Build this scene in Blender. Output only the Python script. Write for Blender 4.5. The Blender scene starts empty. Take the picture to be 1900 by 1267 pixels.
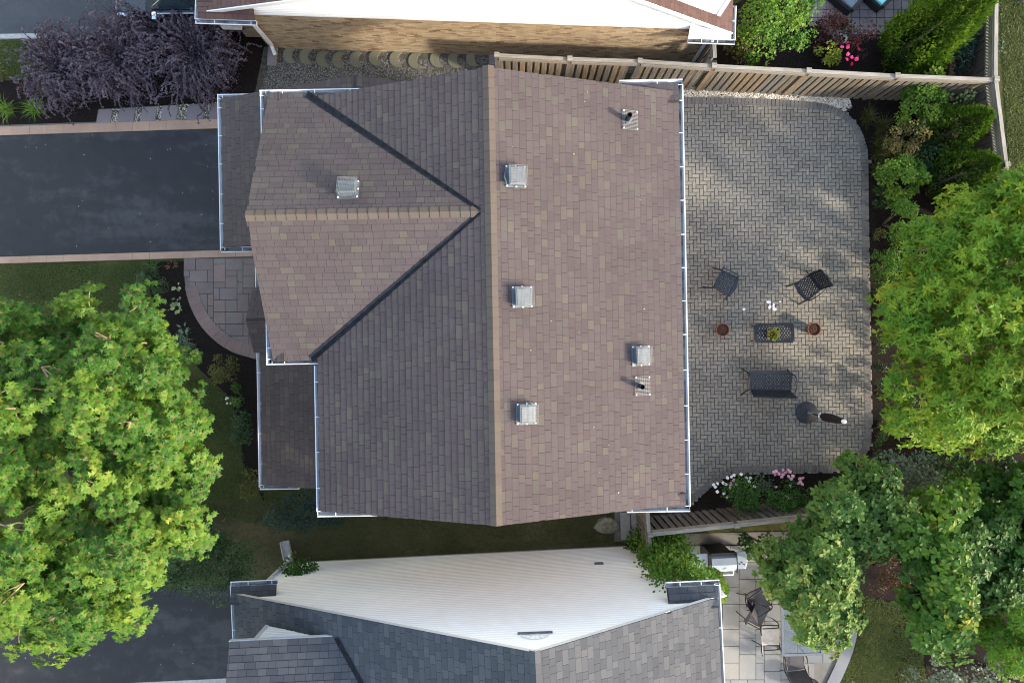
import bpy, math, random, zlib
import numpy as np
from mathutils import Vector, Matrix

S = bpy.context.scene
COL = S.collection
R = random.Random(11)
NR = np.random.default_rng(11)
PI = math.pi

# ------------------------------------------------------------------ camera, sky, sun, exposure
H = 20.0                                   # drone height above the ground, metres
cam_d = bpy.data.cameras.new("camera")
cam_d.sensor_width = 36.0
cam_d.lens = 24.0
cam_d.clip_start = 0.1
cam_d.clip_end = 400.0
cam = bpy.data.objects.new("camera", cam_d)
cam.location = (0, 0, H)                   # looks straight down
COL.objects.link(cam)
S.camera = cam

SUN_EL = math.radians(23.0)
SUN_AZ = math.radians(-23.0)               # from the right of the picture, a little below it
SUN_DIR = Vector((math.cos(SUN_EL) * math.cos(SUN_AZ), math.cos(SUN_EL) * math.sin(SUN_AZ), math.sin(SUN_EL)))
w = bpy.data.worlds.new("World")
S.world = w
w.use_nodes = True
nt = w.node_tree
sky = nt.nodes.new("ShaderNodeTexSky")
sky.sky_type = 'NISHITA'
sky.sun_disc = False
sky.sun_elevation = SUN_EL
sky.sun_rotation = math.atan2(SUN_DIR.x, SUN_DIR.y)
sky.air_density = 1.8
sky.dust_density = 1.1
sky.ozone_density = 1.0
bg = nt.nodes["Background"]
bg.inputs[1].default_value = 0.15
wb = nt.nodes.new("ShaderNodeMix")           # white balance of the camera: a touch less green in the skylight
wb.data_type = 'RGBA'
wb.blend_type = 'MULTIPLY'
wb.inputs[0].default_value = 1.0
wb.inputs[7].default_value = (1.0, 0.915, 0.965, 1.0)
nt.links.new(sky.outputs[0], wb.inputs[6])
nt.links.new(wb.outputs[2], bg.inputs[0])
sun_d = bpy.data.lights.new("sun", 'SUN')
sun_d.energy = 2.0
sun_d.angle = math.radians(4.0)
sun_d.color = (1.0, 0.90, 0.76)
sun = bpy.data.objects.new("sun", sun_d)
sun.rotation_euler = SUN_DIR.to_track_quat('Z', 'Y').to_euler()
sun.location = SUN_DIR * 60
COL.objects.link(sun)
S.view_settings.view_transform = 'Standard'
S.view_settings.look = 'None'
S.view_settings.gamma = 1.0
S.view_settings.use_curve_mapping = False
S.view_settings.exposure = 2.22
S.render.film_transparent = False
try:
    S.cycles.use_denoising = True
    S.cycles.filter_width = 1.05
    S.cycles.max_bounces = 6
    S.cycles.transparent_max_bounces = 6
except Exception:
    pass

FPX = 1900 * 24 / 36 / H


def W(px, py, z=0.0):
    """measured point of the photograph -> world position at height z"""
    q = (H - z) / H
    return ((px - 950) / FPX * q, -(py - 633.5) / FPX * q, z)


# ------------------------------------------------------------------ materials
class NB:
    def __init__(self, name):
        self.m = bpy.data.materials.new(name)
        self.m.use_nodes = True
        self.t = self.m.node_tree
        self.b = self.t.nodes["Principled BSDF"]
        self.out = self.t.nodes["Material Output"]

    def n(self, typ, **kw):
        x = self.t.nodes.new(typ)
        for k, v in kw.items():
            setattr(x, k, v)
        return x

    def l(self, a, b):
        self.t.links.new(a, b)

    def coord(self, kind="Object"):
        return self.n("ShaderNodeTexCoord").outputs[kind]

    def noise(self, scale, detail=4.0, rough=0.6, vec=None, dist=0.0):
        x = self.n("ShaderNodeTexNoise")
        x.inputs["Scale"].default_value = scale
        x.inputs["Detail"].default_value = detail
        x.inputs["Roughness"].default_value = rough
        x.inputs["Distortion"].default_value = dist
        self.l(vec if vec is not None else self.coord(), x.inputs["Vector"])
        return x.outputs["Fac"]

    def ramp(self, fac, stops, interp='LINEAR'):
        x = self.n("ShaderNodeValToRGB")
        cr = x.color_ramp
        cr.interpolation = interp
        while len(cr.elements) > 1:
            cr.elements.remove(cr.elements[-1])
        cr.elements[0].position = stops[0][0]
        cr.elements[0].color = tuple(stops[0][1]) + (1,)
        for p, c in stops[1:]:
            e = cr.elements.new(p)
            e.color = tuple(c) + (1,)
        self.l(fac, x.inputs[0])
        return x.outputs[0]

    def math(self, op, a, b=None, c=None):
        x = self.n("ShaderNodeMath", operation=op)
        for i, v in enumerate((a, b, c)):
            if v is None:
                continue
            if hasattr(v, "links") or hasattr(v, "is_linked"):
                self.l(v, x.inputs[i])
            else:
                x.inputs[i].default_value = v
        return x.outputs[0]

    def mix(self, fac, a, b, blend='MIX'):
        x = self.n("ShaderNodeMix", data_type='RGBA', blend_type=blend)
        for s, v in ((x.inputs[0], fac), (x.inputs[6], a), (x.inputs[7], b)):
            if hasattr(v, "is_linked"):
                self.l(v, s)
            elif isinstance(v, (int, float)):
                s.default_value = v
            else:
                s.default_value = tuple(v) + (1,)
        return x.outputs[2]

    def rnd(self):
        """a number of its own for every separate piece, whether an object or an island of a mesh"""
        a = self.n("ShaderNodeNewGeometry").outputs["Random Per Island"]
        b = self.n("ShaderNodeObjectInfo").outputs["Random"]
        return self.math('FRACT', self.math('ADD', a, self.math('MULTIPLY', b, 7.31)))

    def bump(self, h, strength=0.3, dist=0.01):
        x = self.n("ShaderNodeBump")
        x.inputs["Strength"].default_value = strength
        x.inputs["Distance"].default_value = dist
        self.l(h, x.inputs["Height"])
        self.l(x.outputs[0], self.b.inputs["Normal"])

    def done(self, col, rough=0.8, metal=0.0, spec=0.3):
        if hasattr(col, "is_linked"):
            self.l(col, self.b.inputs["Base Color"])
        else:
            self.b.inputs["Base Color"].default_value = tuple(col) + (1,)
        if hasattr(rough, "is_linked"):
            self.l(rough, self.b.inputs["Roughness"])
        else:
            self.b.inputs["Roughness"].default_value = rough
        self.b.inputs["Metallic"].default_value = metal
        self.b.inputs["Specular IOR Level"].default_value = spec
        return self.m


def plain(name, c, rough=0.6, metal=0.0, spec=0.3, var=0.15, scale=6.0):
    k = NB(name)
    f = k.noise(scale, 5)
    lo = tuple(x * (1 - var) for x in c)
    hi = tuple(min(1, x * (1 + var)) for x in c)
    return k.done(k.ramp(f, [(0.3, lo), (0.7, hi)]), rough, metal, spec)


def pieces(name, stops, rough=0.85, grain=60.0, gamt=0.25, blotch=1.2, bamt=0.25, bump=0.25, spec=0.2, wcoord=True):
    """tone by piece (stops), fine grain, broad weathering"""
    k = NB(name)
    c = k.ramp(k.rnd(), stops)
    g = k.noise(grain, 3, 0.7)
    vec = k.n("ShaderNodeNewGeometry").outputs["Position"]
    bl = k.noise(blotch, 5, 0.6, vec)
    f = k.math('ADD', k.math('MULTIPLY', k.math('SUBTRACT', g, 0.5), gamt * 2.0), 1.0)
    f2 = k.math('ADD', k.math('MULTIPLY', k.math('SUBTRACT', bl, 0.5), bamt * 2.0), 1.0)
    v = k.n("ShaderNodeVectorMath", operation='SCALE')
    k.l(c, v.inputs[0])
    k.l(k.math('MULTIPLY', f, f2), v.inputs[3])
    k.bump(g, bump, 0.006)
    return k.done(v.outputs[0], rough, 0, spec)


def leafmat(name, stops, stem=None, trans=0.35):
    k = NB(name)
    tone = k.n("ShaderNodeAttribute", attribute_name="tone").outputs["Fac"]
    isl = k.n("ShaderNodeNewGeometry").outputs["Random Per Island"]
    f = k.math('ADD', k.math('MULTIPLY', tone, 0.72), k.math('MULTIPLY', isl, 0.28))
    c = k.ramp(f, stops)
    if stem:
        al = k.n("ShaderNodeAttribute", attribute_name="along").outputs["Fac"]
        m = k.ramp(al, [(0.08, (1, 1, 1)), (0.3, (0, 0, 0))])
        c = k.mix(m, c, stem)
    k.l(c, k.b.inputs["Base Color"])
    k.b.inputs["Roughness"].default_value = 0.5
    k.b.inputs["Specular IOR Level"].default_value = 0.22
    tr = k.n("ShaderNodeBsdfTranslucent")
    k.l(c, tr.inputs[0])
    mx = k.n("ShaderNodeMixShader")
    mx.inputs[0].default_value = trans
    k.l(k.b.outputs[0], mx.inputs[1])
    k.l(tr.outputs[0], mx.inputs[2])
    k.l(mx.outputs[0], k.out.inputs[0])
    return k.m


def grassmat(name, a, b, c):
    k = NB(name)
    vec = k.n("ShaderNodeNewGeometry").outputs["Position"]
    n1 = k.noise(0.7, 5, 0.6, vec)
    n2 = k.noise(9.0, 5, 0.75, vec)
    f = k.math('ADD', k.math('MULTIPLY', n1, 0.6), k.math('MULTIPLY', n2, 0.4))
    col = k.ramp(f, [(0.36, a), (0.5, b), (0.64, c)])
    k.bump(k.noise(55, 3, 0.7, vec), 0.6, 0.02)
    return k.done(col, 0.95, 0, 0.1)


def asphalt(name, dark, light, patch):
    k = NB(name)
    vec = k.n("ShaderNodeNewGeometry").outputs["Position"]
    mp = k.n("ShaderNodeMapping")
    mp.inputs["Scale"].default_value = (0.18, 1.1, 1.0)
    k.l(vec, mp.inputs[0])
    n1 = k.noise(0.9, 4, 0.55, mp.outputs[0], 0.4)
    n3 = k.noise(2.6, 5, 0.6, vec, 0.3)
    g = k.noise(48, 3, 0.85, vec)
    f = k.math('ADD', k.math('MULTIPLY', n1, 0.65), k.math('MULTIPLY', n3, 0.35))
    c = k.ramp(f, [(0.40, dark), (0.50, light), (0.60, patch)])
    v = k.n("ShaderNodeVectorMath", operation='SCALE')
    k.l(c, v.inputs[0])
    k.l(k.ramp(g, [(0.3, (0.55,) * 3), (0.7, (1.5,) * 3)]), v.inputs[3])
    k.bump(g, 0.5, 0.008)
    return k.done(v.outputs[0], k.ramp(f, [(0.3, (0.5,) * 3), (0.7, (0.75,) * 3)]), 0, 0.35)


def mulchmat(name, a, b):
    k = NB(name)
    vec = k.n("ShaderNodeNewGeometry").outputs["Position"]
    n2 = k.noise(24.0, 5, 0.75, vec)
    k.bump(n2, 0.9, 0.03)
    return k.done(k.ramp(n2, [(0.35, a), (0.7, b)]), 0.95, 0, 0.1)


def woodmat(name, stops, grain=(2, 30, 30)):
    k = NB(name)
    mp = k.n("ShaderNodeMapping")
    mp.inputs["Scale"].default_value = grain
    k.l(k.coord(), mp.inputs[0])
    n = k.noise(1.0, 5, 0.65, mp.outputs[0], 0.6)
    c = k.ramp(k.rnd(), stops)
    v = k.n("ShaderNodeVectorMath", operation='SCALE')
    k.l(c, v.inputs[0])
    k.l(k.ramp(n, [(0.3, (0.6,) * 3), (0.7, (1.3,) * 3)]), v.inputs[3])
    k.bump(n, 0.4, 0.004)
    return k.done(v.outputs[0], 0.85, 0, 0.2)


M = {}
M['shingle_brown'] = pieces('shingle_brown', [(0.0, (0.0591, 0.0470, 0.0471)), (.35, (0.0646, 0.0512, 0.0506)), (.68, (0.0685, 0.0545, 0.0533)), (.84, (0.0670, 0.0578, 0.0524)), (.95, (0.0779, 0.0679, 0.0559)), (1.0, (0.0638, 0.0512, 0.0514))], grain=70, gamt=.42, bamt=.26, blotch=.8)
M['cap_brown'] = pieces('cap_brown', [(0, (0.0766, 0.0602, 0.0493)), (.5, (0.0860, 0.0692, 0.0559)), (1, (0.0798, 0.0668, 0.0518))], grain=90, gamt=.25, bamt=.1)
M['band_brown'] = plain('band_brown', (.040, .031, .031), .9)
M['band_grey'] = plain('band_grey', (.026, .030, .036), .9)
M['deck_brown'] = plain('deck_brown', (.045, .034, .034), .9)
M['shingle_red'] = pieces('shingle_red', [(0.0, (0.0675, 0.0405, 0.0360)), (.5, (0.0945, 0.0558, 0.0468)), (1.0, (0.0765, 0.0468, 0.0423))], grain=90, gamt=.3, bamt=.15)
M['shingle_grey'] = pieces('shingle_grey', [(0.0, (0.0396, 0.0447, 0.0516)), (.4, (0.0516, 0.0568, 0.0636)), (.7, (0.0671, 0.0714, 0.0765)), (1.0, (0.0447, 0.0499, 0.0576))], grain=90, gamt=.3, bamt=.12)
M['deck_grey'] = plain('deck_grey', (.03, .033, .038), .9)
M['white_metal'] = plain('white_metal', (.60, .61, .62), .4, 0, .4, .04)
M['trough'] = plain('trough', (.17, .185, .20), .6, 0, .3, .75, 5)  # gutter insides: bluish shade and leaf debris both put into the colour
M['white_siding'] = plain('white_siding', (.86, .87, .87), .5, 0, .3, .03, 2)
M['flashing'] = plain('flashing', (.013, .015, .019), .9, 0, .1, .5, 8)
M['brick_dark'] = plain('brick_dark', (.34, .28, .225), .9)
M['brick_tan'] = pieces('brick_tan', [(0, (0.2280, 0.1662, 0.1045)), (.25, (0.3230, 0.2470, 0.1568)), (.55, (0.3800, 0.2992, 0.1900)), (.8, (0.2945, 0.2137, 0.1283)), (.93, (0.1710, 0.1045, 0.0665)), (1, (0.3990, 0.3230, 0.2185))], grain=45, gamt=.2, bamt=.15)
M['mortar'] = plain('mortar', (.30, .25, .19), .95)
M['vent'] = plain('vent', (.115, .14, .16), .5, .3, .5, .2)
M['wire'] = plain('wire', (.17, .175, .175), .6, .0, .3)
M['knob'] = plain('knob', (.85, .85, .83), .4)
M['black'] = plain('black', (.012, .012, .014), .5)
M['lead'] = plain('lead', (.12, .125, .135), .55, .3)
M['paver'] = pieces('paver', [(0, (0.1676, 0.1538, 0.1282)), (.3, (0.2050, 0.1873, 0.1557)), (.6, (0.2287, 0.2080, 0.1685)), (.85, (0.1951, 0.1814, 0.1577)), (1, (0.2465, 0.2198, 0.1715))], grain=40, gamt=.22, blotch=.7, bamt=.30)
M['paver_edge'] = pieces('paver_edge', [(0, (0.1170, 0.1080, 0.1008)), (.5, (0.1395, 0.1296, 0.1188)), (1, (0.1548, 0.1404, 0.1260))], grain=40, gamt=.22, blotch=.7, bamt=.25)
M['joint'] = plain('joint', (0.1350, 0.1269, 0.1107), .95)
M['flag'] = pieces('flag', [(0, (.150, .112, .102)), (.4, (.185, .140, .124)), (.7, (.165, .134, .122)), (1, (.210, .146, .124))], grain=18, gamt=.3, blotch=1.5, bamt=.3, bump=.5)
M['flag_edge'] = pieces('flag_edge', [(0, (.18, .125, .11)), (1, (.215, .145, .125))], grain=18, gamt=.3, blotch=1.2, bamt=.25, bump=.5)
M['kerb'] = pieces('kerb', [(0, (.325, .215, .152)), (1, (.345, .228, .156))], grain=30, gamt=.3, blotch=.8, bamt=.35, bump=.4)
M['slab_grey'] = pieces('slab_grey', [(0, (0.1342, 0.1437, 0.1497)), (.5, (0.1572, 0.1655, 0.1670)), (1, (0.1802, 0.1793, 0.1626))], grain=18, gamt=.15, blotch=1.1, bamt=.25)
M['slab_mauve'] = pieces('slab_mauve', [(0, (.17, .145, .145)), (1, (.22, .19, .185))], grain=25, gamt=.25)
M['stone_disc'] = pieces('stone_disc', [(0, (.125, .120, .080)), (1, (.155, .150, .105))], grain=35, gamt=.3)
M['concrete'] = plain('concrete', (.33, .32, .30), .9, 0, .2, .2, 12)
M['asphalt'] = asphalt('asphalt', (0.0084, 0.0085, 0.0092), (0.0136, 0.0138, 0.0148), (0.0352, 0.0361, 0.0370))
M['asphalt_old'] = asphalt('asphalt_old', (0.0234, 0.0261, 0.0306), (0.0342, 0.0378, 0.0432), (0.0450, 0.0486, 0.0522))
M['grass'] = grassmat('grass', (0.0287, 0.0336, 0.0128), (0.0510, 0.0574, 0.0175), (0.0878, 0.0798, 0.0319))
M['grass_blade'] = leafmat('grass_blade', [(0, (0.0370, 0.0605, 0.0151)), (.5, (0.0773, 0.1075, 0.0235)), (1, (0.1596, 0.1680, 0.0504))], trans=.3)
M['mulch'] = mulchmat('mulch', (0.0050, 0.0042, 0.0037), (0.0238, 0.0175, 0.0150))
M['soil'] = mulchmat('soil', (0.0240, 0.0180, 0.0120), (0.0720, 0.0552, 0.0384))
M['soil_grass'] = grassmat('soil_grass', (0.0405, 0.0351, 0.0189), (0.0675, 0.0594, 0.0284), (0.1148, 0.0891, 0.0540))
M['pebble'] = pieces('pebble', [(0, (.34, .31, .26)), (.4, (.52, .47, .38)), (.7, (.60, .57, .50)), (1, (.42, .34, .22))], grain=30, gamt=.1, bamt=.1)
M['gravel'] = pieces('gravel', [(0, (.085, .085, .085)), (.4, (.17, .17, .165)), (.7, (.26, .25, .23)), (1, (.14, .12, .09))], grain=30, gamt=.1, bamt=.1)
M['gravel_bed'] = plain('gravel_bed', (.07, .066, .05), .95, 0, .1, .5, 10)
M['wood'] = woodmat('wood', [(0, (0.1564, 0.1274, 0.0986)), (.35, (0.2024, 0.1715, 0.1344)), (.65, (0.1518, 0.1421, 0.1288)), (.9, (0.2392, 0.1764, 0.1120)), (1, (0.1932, 0.1764, 0.1456))], (30, 30, 2))
M['wood_cap'] = woodmat('wood_cap', [(0, (0.2137, 0.1960, 0.1604)), (1, (0.2651, 0.2450, 0.2090))], (2, 30, 30))
M['wood_grey'] = woodmat('wood_grey', [(0, (.085, .075, .068)), (1, (.13, .115, .10))], (30, 30, 2))
M['iron'] = plain('iron', (.022, .026, .032), .45, .3, .5, .35, 20)
M['terracotta'] = plain('terracotta', (.20, .085, .055), .85)
M['pot_soil'] = mulchmat('pot_soil', (.03, .015, .010), (.09, .05, .035))
M['umb_base'] = plain('umb_base', (0.0234, 0.0247, 0.0286), .6, 0, .4, .4, 8)
M['umb_cloth'] = plain('umb_cloth', (.022, .016, .016), .85)
M['steel'] = plain('steel', (.27, .31, .34), .42, .2, .5, .1)
M['steel_white'] = plain('steel_white', (.75, .75, .74), .4)
M['sling'] = plain('sling', (.05, .05, .055), .8)
M['sling_light'] = plain('sling_light', (.38, .35, .31), .85)
M['table_frame'] = plain('table_frame', (.085, .10, .115), .5, .1, .3)
M['wicker'] = plain('wicker', (.018, .018, .022), .7)
M['teal'] = plain('teal', (.22, .55, .58), .8, 0, .2, .15, 12)
M['cushion_grey'] = plain('cushion_grey', (.12, .15, .18), .85)
M['rock'] = plain('rock', (.20, .175, .125), .95, 0, .1, .45, 9)
M['chalk'] = plain('chalk', (.72, .72, .70), .95)
M['car_paint'] = plain('car_paint', (.008, .010, .014), .12, 0, .6, .05)
M['chrome'] = plain('chrome', (.7, .72, .75), .2, .9)
M['tyre'] = plain('tyre', (.015, .015, .016), .9)
M['marker'] = plain('marker', (.50, .10, .03), .3)
M['bark'] = plain('bark', (.12, .095, .07), .95, 0, .1, .4, 14)
M['twig'] = plain('twig', (.26, .20, .13), .9, 0, .1, .3, 14)
M['cane'] = plain('cane', (.075, .045, .055), .9, 0, .1, .3, 14)
gl = NB('glass_top')
gl.done((.08, .11, .14), .35, 0, .3)
gl.b.inputs["Alpha"].default_value = .45
M['glass_top'] = gl.m
M['car_glass'] = plain('car_glass', (.02, .03, .04), .05, 0, .8)


# ------------------------------------------------------------------ mesh building
class MB:
    def __init__(self):
        self.v, self.f, self.mi = [], [], []

    def add(self, vs, fs, mi=0):
        o = len(self.v)
        self.v.extend(tuple(p) for p in vs)
        for f in fs:
            self.f.append(tuple(i + o for i in f))
            self.mi.append(mi)
        return self

    BOXF = [(0, 3, 2, 1), (4, 5, 6, 7), (0, 1, 5, 4), (1, 2, 6, 5), (2, 3, 7, 6), (3, 0, 4, 7)]

    def box(self, c, s, rz=0.0, mi=0, mat=None):
        x, y, z = s[0] / 2, s[1] / 2, s[2] / 2
        P = [(-x, -y, -z), (x, -y, -z), (x, y, -z), (-x, y, -z), (-x, -y, z), (x, -y, z), (x, y, z), (-x, y, z)]
        if mat is not None:
            P = [tuple((mat @ Vector(p)) + Vector(c)) for p in P]
        else:
            ca, sa = math.cos(rz), math.sin(rz)
            P = [(c[0] + a * ca - b * sa, c[1] + a * sa + b * ca, c[2] + d) for a, b, d in P]
        return self.add(P, self.BOXF, mi)

    def bar(self, p, q, w, h, mi=0, up=(0, 0, 1)):
        """square bar from p to q: w across, h along up"""
        p, q = Vector(p), Vector(q)
        d = (q - p)
        L = d.length
        if L < 1e-6:
            return self
        d.normalize()
        u = Vector(up)
        s = d.cross(u)
        if s.length < 1e-4:
            s = d.cross(Vector((1, 0, 0)))
        s.normalize()
        u = s.cross(d)
        P = []
        for e in (p, q):
            for a, b in ((-1, -1), (1, -1), (1, 1), (-1, 1)):
                P.append(e + s * (a * w / 2) + u * (b * h / 2))
        return self.add(P, [(0, 1, 2, 3), (7, 6, 5, 4), (0, 4, 5, 1), (1, 5, 6, 2), (2, 6, 7, 3), (3, 7, 4, 0)], mi)

    def prism(self, poly, z0, z1, mi=0):
        n = len(poly)
        P = [(x, y, z0) for x, y in poly] + [(x, y, z1) for x, y in poly]
        F = [tuple(range(n - 1, -1, -1)), tuple(range(n, 2 * n))]
        F += [(i, (i + 1) % n, n + (i + 1) % n, n + i) for i in range(n)]
        return self.add(P, F, mi)

    def tube(self, pts, r, n=6, mi=0, caps=True):
        pts = [Vector(p) for p in pts]
        rr = r if isinstance(r, (list, tuple)) else [r] * len(pts)
        P, F = [], []
        ref = None
        for i, p in enumerate(pts):
            a = pts[max(0, i - 1)]
            b = pts[min(len(pts) - 1, i + 1)]
            d = (b - a).normalized() if (b - a).length > 1e-9 else Vector((0, 0, 1))
            if ref is None:
                ref = Vector((0, 0, 1)) if abs(d.z) < .9 else Vector((1, 0, 0))
            s = d.cross(ref)
            if s.length < 1e-4:
                s = d.orthogonal()
            s.normalize()
            t = d.cross(s)
            for k in range(n):
                an = 2 * PI * k / n
                P.append(p + (s * math.cos(an) + t * math.sin(an)) * rr[i])
        for i in range(len(pts) - 1):
            for k in range(n):
                F.append((i * n + k, i * n + (k + 1) % n, (i + 1) * n + (k + 1) % n, (i + 1) * n + k))
        if caps:
            F.append(tuple(range(n - 1, -1, -1)))
            F.append(tuple(range((len(pts) - 1) * n, len(pts) * n)))
        return self.add(P, F, mi)

    def lathe(self, prof, n=20, c=(0, 0, 0), mi=0):
        P, F = [], []
        for r, z in prof:
            for k in range(n):
                a = 2 * PI * k / n
                P.append((c[0] + r * math.cos(a), c[1] + r * math.sin(a), c[2] + z))
        for i in range(len(prof) - 1):
            for k in range(n):
                F.append((i * n + k, i * n + (k + 1) % n, (i + 1) * n + (k + 1) % n, (i + 1) * n + k))
        F.append(tuple(range(n - 1, -1, -1)))
        F.append(tuple(range((len(prof) - 1) * n, len(prof) * n)))
        return self.add(P, F, mi)

    def mesh(self, name, mats, smooth=False):
        me = bpy.data.meshes.new(name)
        me.from_pydata(self.v, [], self.f)
        for m in (mats if isinstance(mats, (list, tuple)) else [mats]):
            me.materials.append(m)
        if any(self.mi):
            me.polygons.foreach_set("material_index", self.mi)
        if smooth:
            me.polygons.foreach_set("use_smooth", [True] * len(me.polygons))
        me.update()
        return me

    def build(self, name, mats, parent=None, smooth=False, bevel=0.0, kind=None):
        o = bpy.data.objects.new(name, self.mesh(name, mats, smooth))
        COL.objects.link(o)
        if parent is not None:
            o.parent = parent
        if bevel:
            b = o.modifiers.new("bevel", 'BEVEL')
            b.width = bevel
            b.segments = 2
            b.limit_method = 'ANGLE'
        if kind:
            o["kind"] = kind
        return o


def npmesh(name, V, T, mat, parent=None, attrs=None, kind=None, mi=None):
    """a big mesh from numpy arrays: V (n,3), T (m,k)"""
    me = bpy.data.meshes.new(name)
    V = np.asarray(V, dtype=np.float32)
    T = np.asarray(T, dtype=np.int32)
    k = T.shape[1]
    me.vertices.add(len(V))
    me.vertices.foreach_set("co", V.ravel())
    me.loops.add(T.size)
    me.loops.foreach_set("vertex_index", T.ravel())
    me.polygons.add(len(T))
    me.polygons.foreach_set("loop_start", np.arange(0, T.size, k, dtype=np.int32))
    me.polygons.foreach_set("use_smooth", np.zeros(len(T), dtype=bool))
    me.update(calc_edges=True)
    for an, av in (attrs or {}).items():
        at = me.attributes.new(an, 'FLOAT', 'POINT')
        at.data.foreach_set("value", np.asarray(av, dtype=np.float32))
    for m in (mat if isinstance(mat, (list, tuple)) else [mat]):
        me.materials.append(m)
    if mi is not None and any(mi):
        me.polygons.foreach_set("material_index", np.asarray(mi, dtype=np.int32))
    o = bpy.data.objects.new(name, me)
    COL.objects.link(o)
    if parent is not None:
        o.parent = parent
    if kind:
        o["kind"] = kind
    return o


def tag(o, label=None, cat=None, group=None, kind=None):
    if label:
        o["label"] = label
    if cat:
        o["category"] = cat
    if group:
        o["group"] = group
    if kind:
        o["kind"] = kind
    return o


def thing(name, label, cat, loc=(0, 0, 0), rz=0.0, group=None):
    global NR
    R.seed(label)
    NR = np.random.default_rng(zlib.crc32(label.encode()))
    o = bpy.data.objects.new(name, None)
    o.empty_display_size = 0.3
    COL.objects.link(o)
    o.location = loc
    o.rotation_euler = (0, 0, rz)
    return tag(o, label, cat, group)


def field(parent, single, many, items, templ, mat, nmax):
    """many like pieces: the nmax largest in view become objects sharing meshes, the rest one joined part"""
    items = sorted(items, key=lambda t: -t[2])
    cache = {}
    for key, mtx, sc in items[:nmax]:
        if key not in cache:
            vs, fs, *mi = templ(key)
            mb = MB().add(vs, fs)
            if mi:
                mb.mi = list(mi[0])
            cache[key] = mb.mesh(single, mat)
        o = bpy.data.objects.new(single, cache[key])
        COL.objects.link(o)
        o.parent = parent(mtx) if callable(parent) else parent
        o.matrix_local = mtx
    rest = {}
    for key, mtx, sc in items[nmax:]:
        p = parent(mtx) if callable(parent) else parent
        rest.setdefault(p.name, (p, []))[1].append((key, mtx))
    for p, lst in rest.values():
        Vs, Fs, Ms, off = [], [], [], 0
        tc = {}
        for key, mtx in lst:
            if key not in tc:
                vs, fs, *mi = templ(key)
                tc[key] = (np.array(vs, dtype=np.float64), np.array(fs, dtype=np.int64), mi[0] if mi else [0] * len(fs))
            vs, fs, mi = tc[key]
            Ms.extend(mi)
            m = np.array(mtx)
            Vs.append(vs @ m[:3, :3].T + m[:3, 3])
            Fs.append(fs + off)
            off += len(vs)
        npmesh(many, np.concatenate(Vs), np.concatenate(Fs), mat, p, kind='stuff', mi=Ms)


def inpoly(x, y, poly):
    c = False
    j = len(poly) - 1
    for i in range(len(poly)):
        xi, yi = poly[i]
        xj, yj = poly[j]
        if (yi > y) != (yj > y) and x < (xj - xi) * (y - yi) / (yj - yi) + xi:
            c = not c
        j = i
    return c


def sheet(name, pxpoly, z, mat, kind='structure', world=False, thick=0.0):
    P = [p[:2] if world else W(p[0], p[1], 0)[:2] for p in pxpoly]
    a = sum(P[i][0] * P[(i + 1) % len(P)][1] - P[(i + 1) % len(P)][0] * P[i][1] for i in range(len(P)))
    if a < 0:
        P = P[::-1]
    m = MB()
    if thick:
        m.prism(P, z - thick, z)
    else:
        m.add([(x, y, z) for x, y in P], [tuple(range(len(P)))])
    o = m.build(name, mat)
    o["kind"] = kind
    return o


def smooth_path(pts, n=8, closed=False):
    out = []
    N = len(pts)
    rng_ = range(N if closed else N - 1)
    for i in rng_:
        p0 = pts[(i - 1) % N] if closed or i > 0 else pts[i]
        p1, p2 = pts[i], pts[(i + 1) % N]
        p3 = pts[(i + 2) % N] if closed or i + 2 < N else p2
        for k in range(n):
            t = k / n
            out.append(tuple(.5 * ((2 * b) + (-a + c) * t + (2 * a - 5 * b + 4 * c - d) * t * t + (-a + 3 * b - 3 * c + d) * t ** 3) for a, b, c, d in zip(p0, p1, p2, p3)))
    if not closed:
        out.append(tuple(pts[-1]))
    return out
# ------------------------------------------------------------------ roofs, gutters
def tab_t(key):
    """one shingle tab: a thin wedge with the dark band makers print along its upper edge"""
    w, L, t = key
    e = max(.01, L - .030 - .014)
    te = t + (.003 - t) * e / L
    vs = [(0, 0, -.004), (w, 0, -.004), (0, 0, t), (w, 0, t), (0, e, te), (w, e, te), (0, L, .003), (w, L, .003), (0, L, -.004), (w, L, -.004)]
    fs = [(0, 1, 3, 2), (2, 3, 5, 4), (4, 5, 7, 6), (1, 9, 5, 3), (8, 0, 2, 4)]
    return vs, fs, [0, 0, 1, 0, 0]


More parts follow.
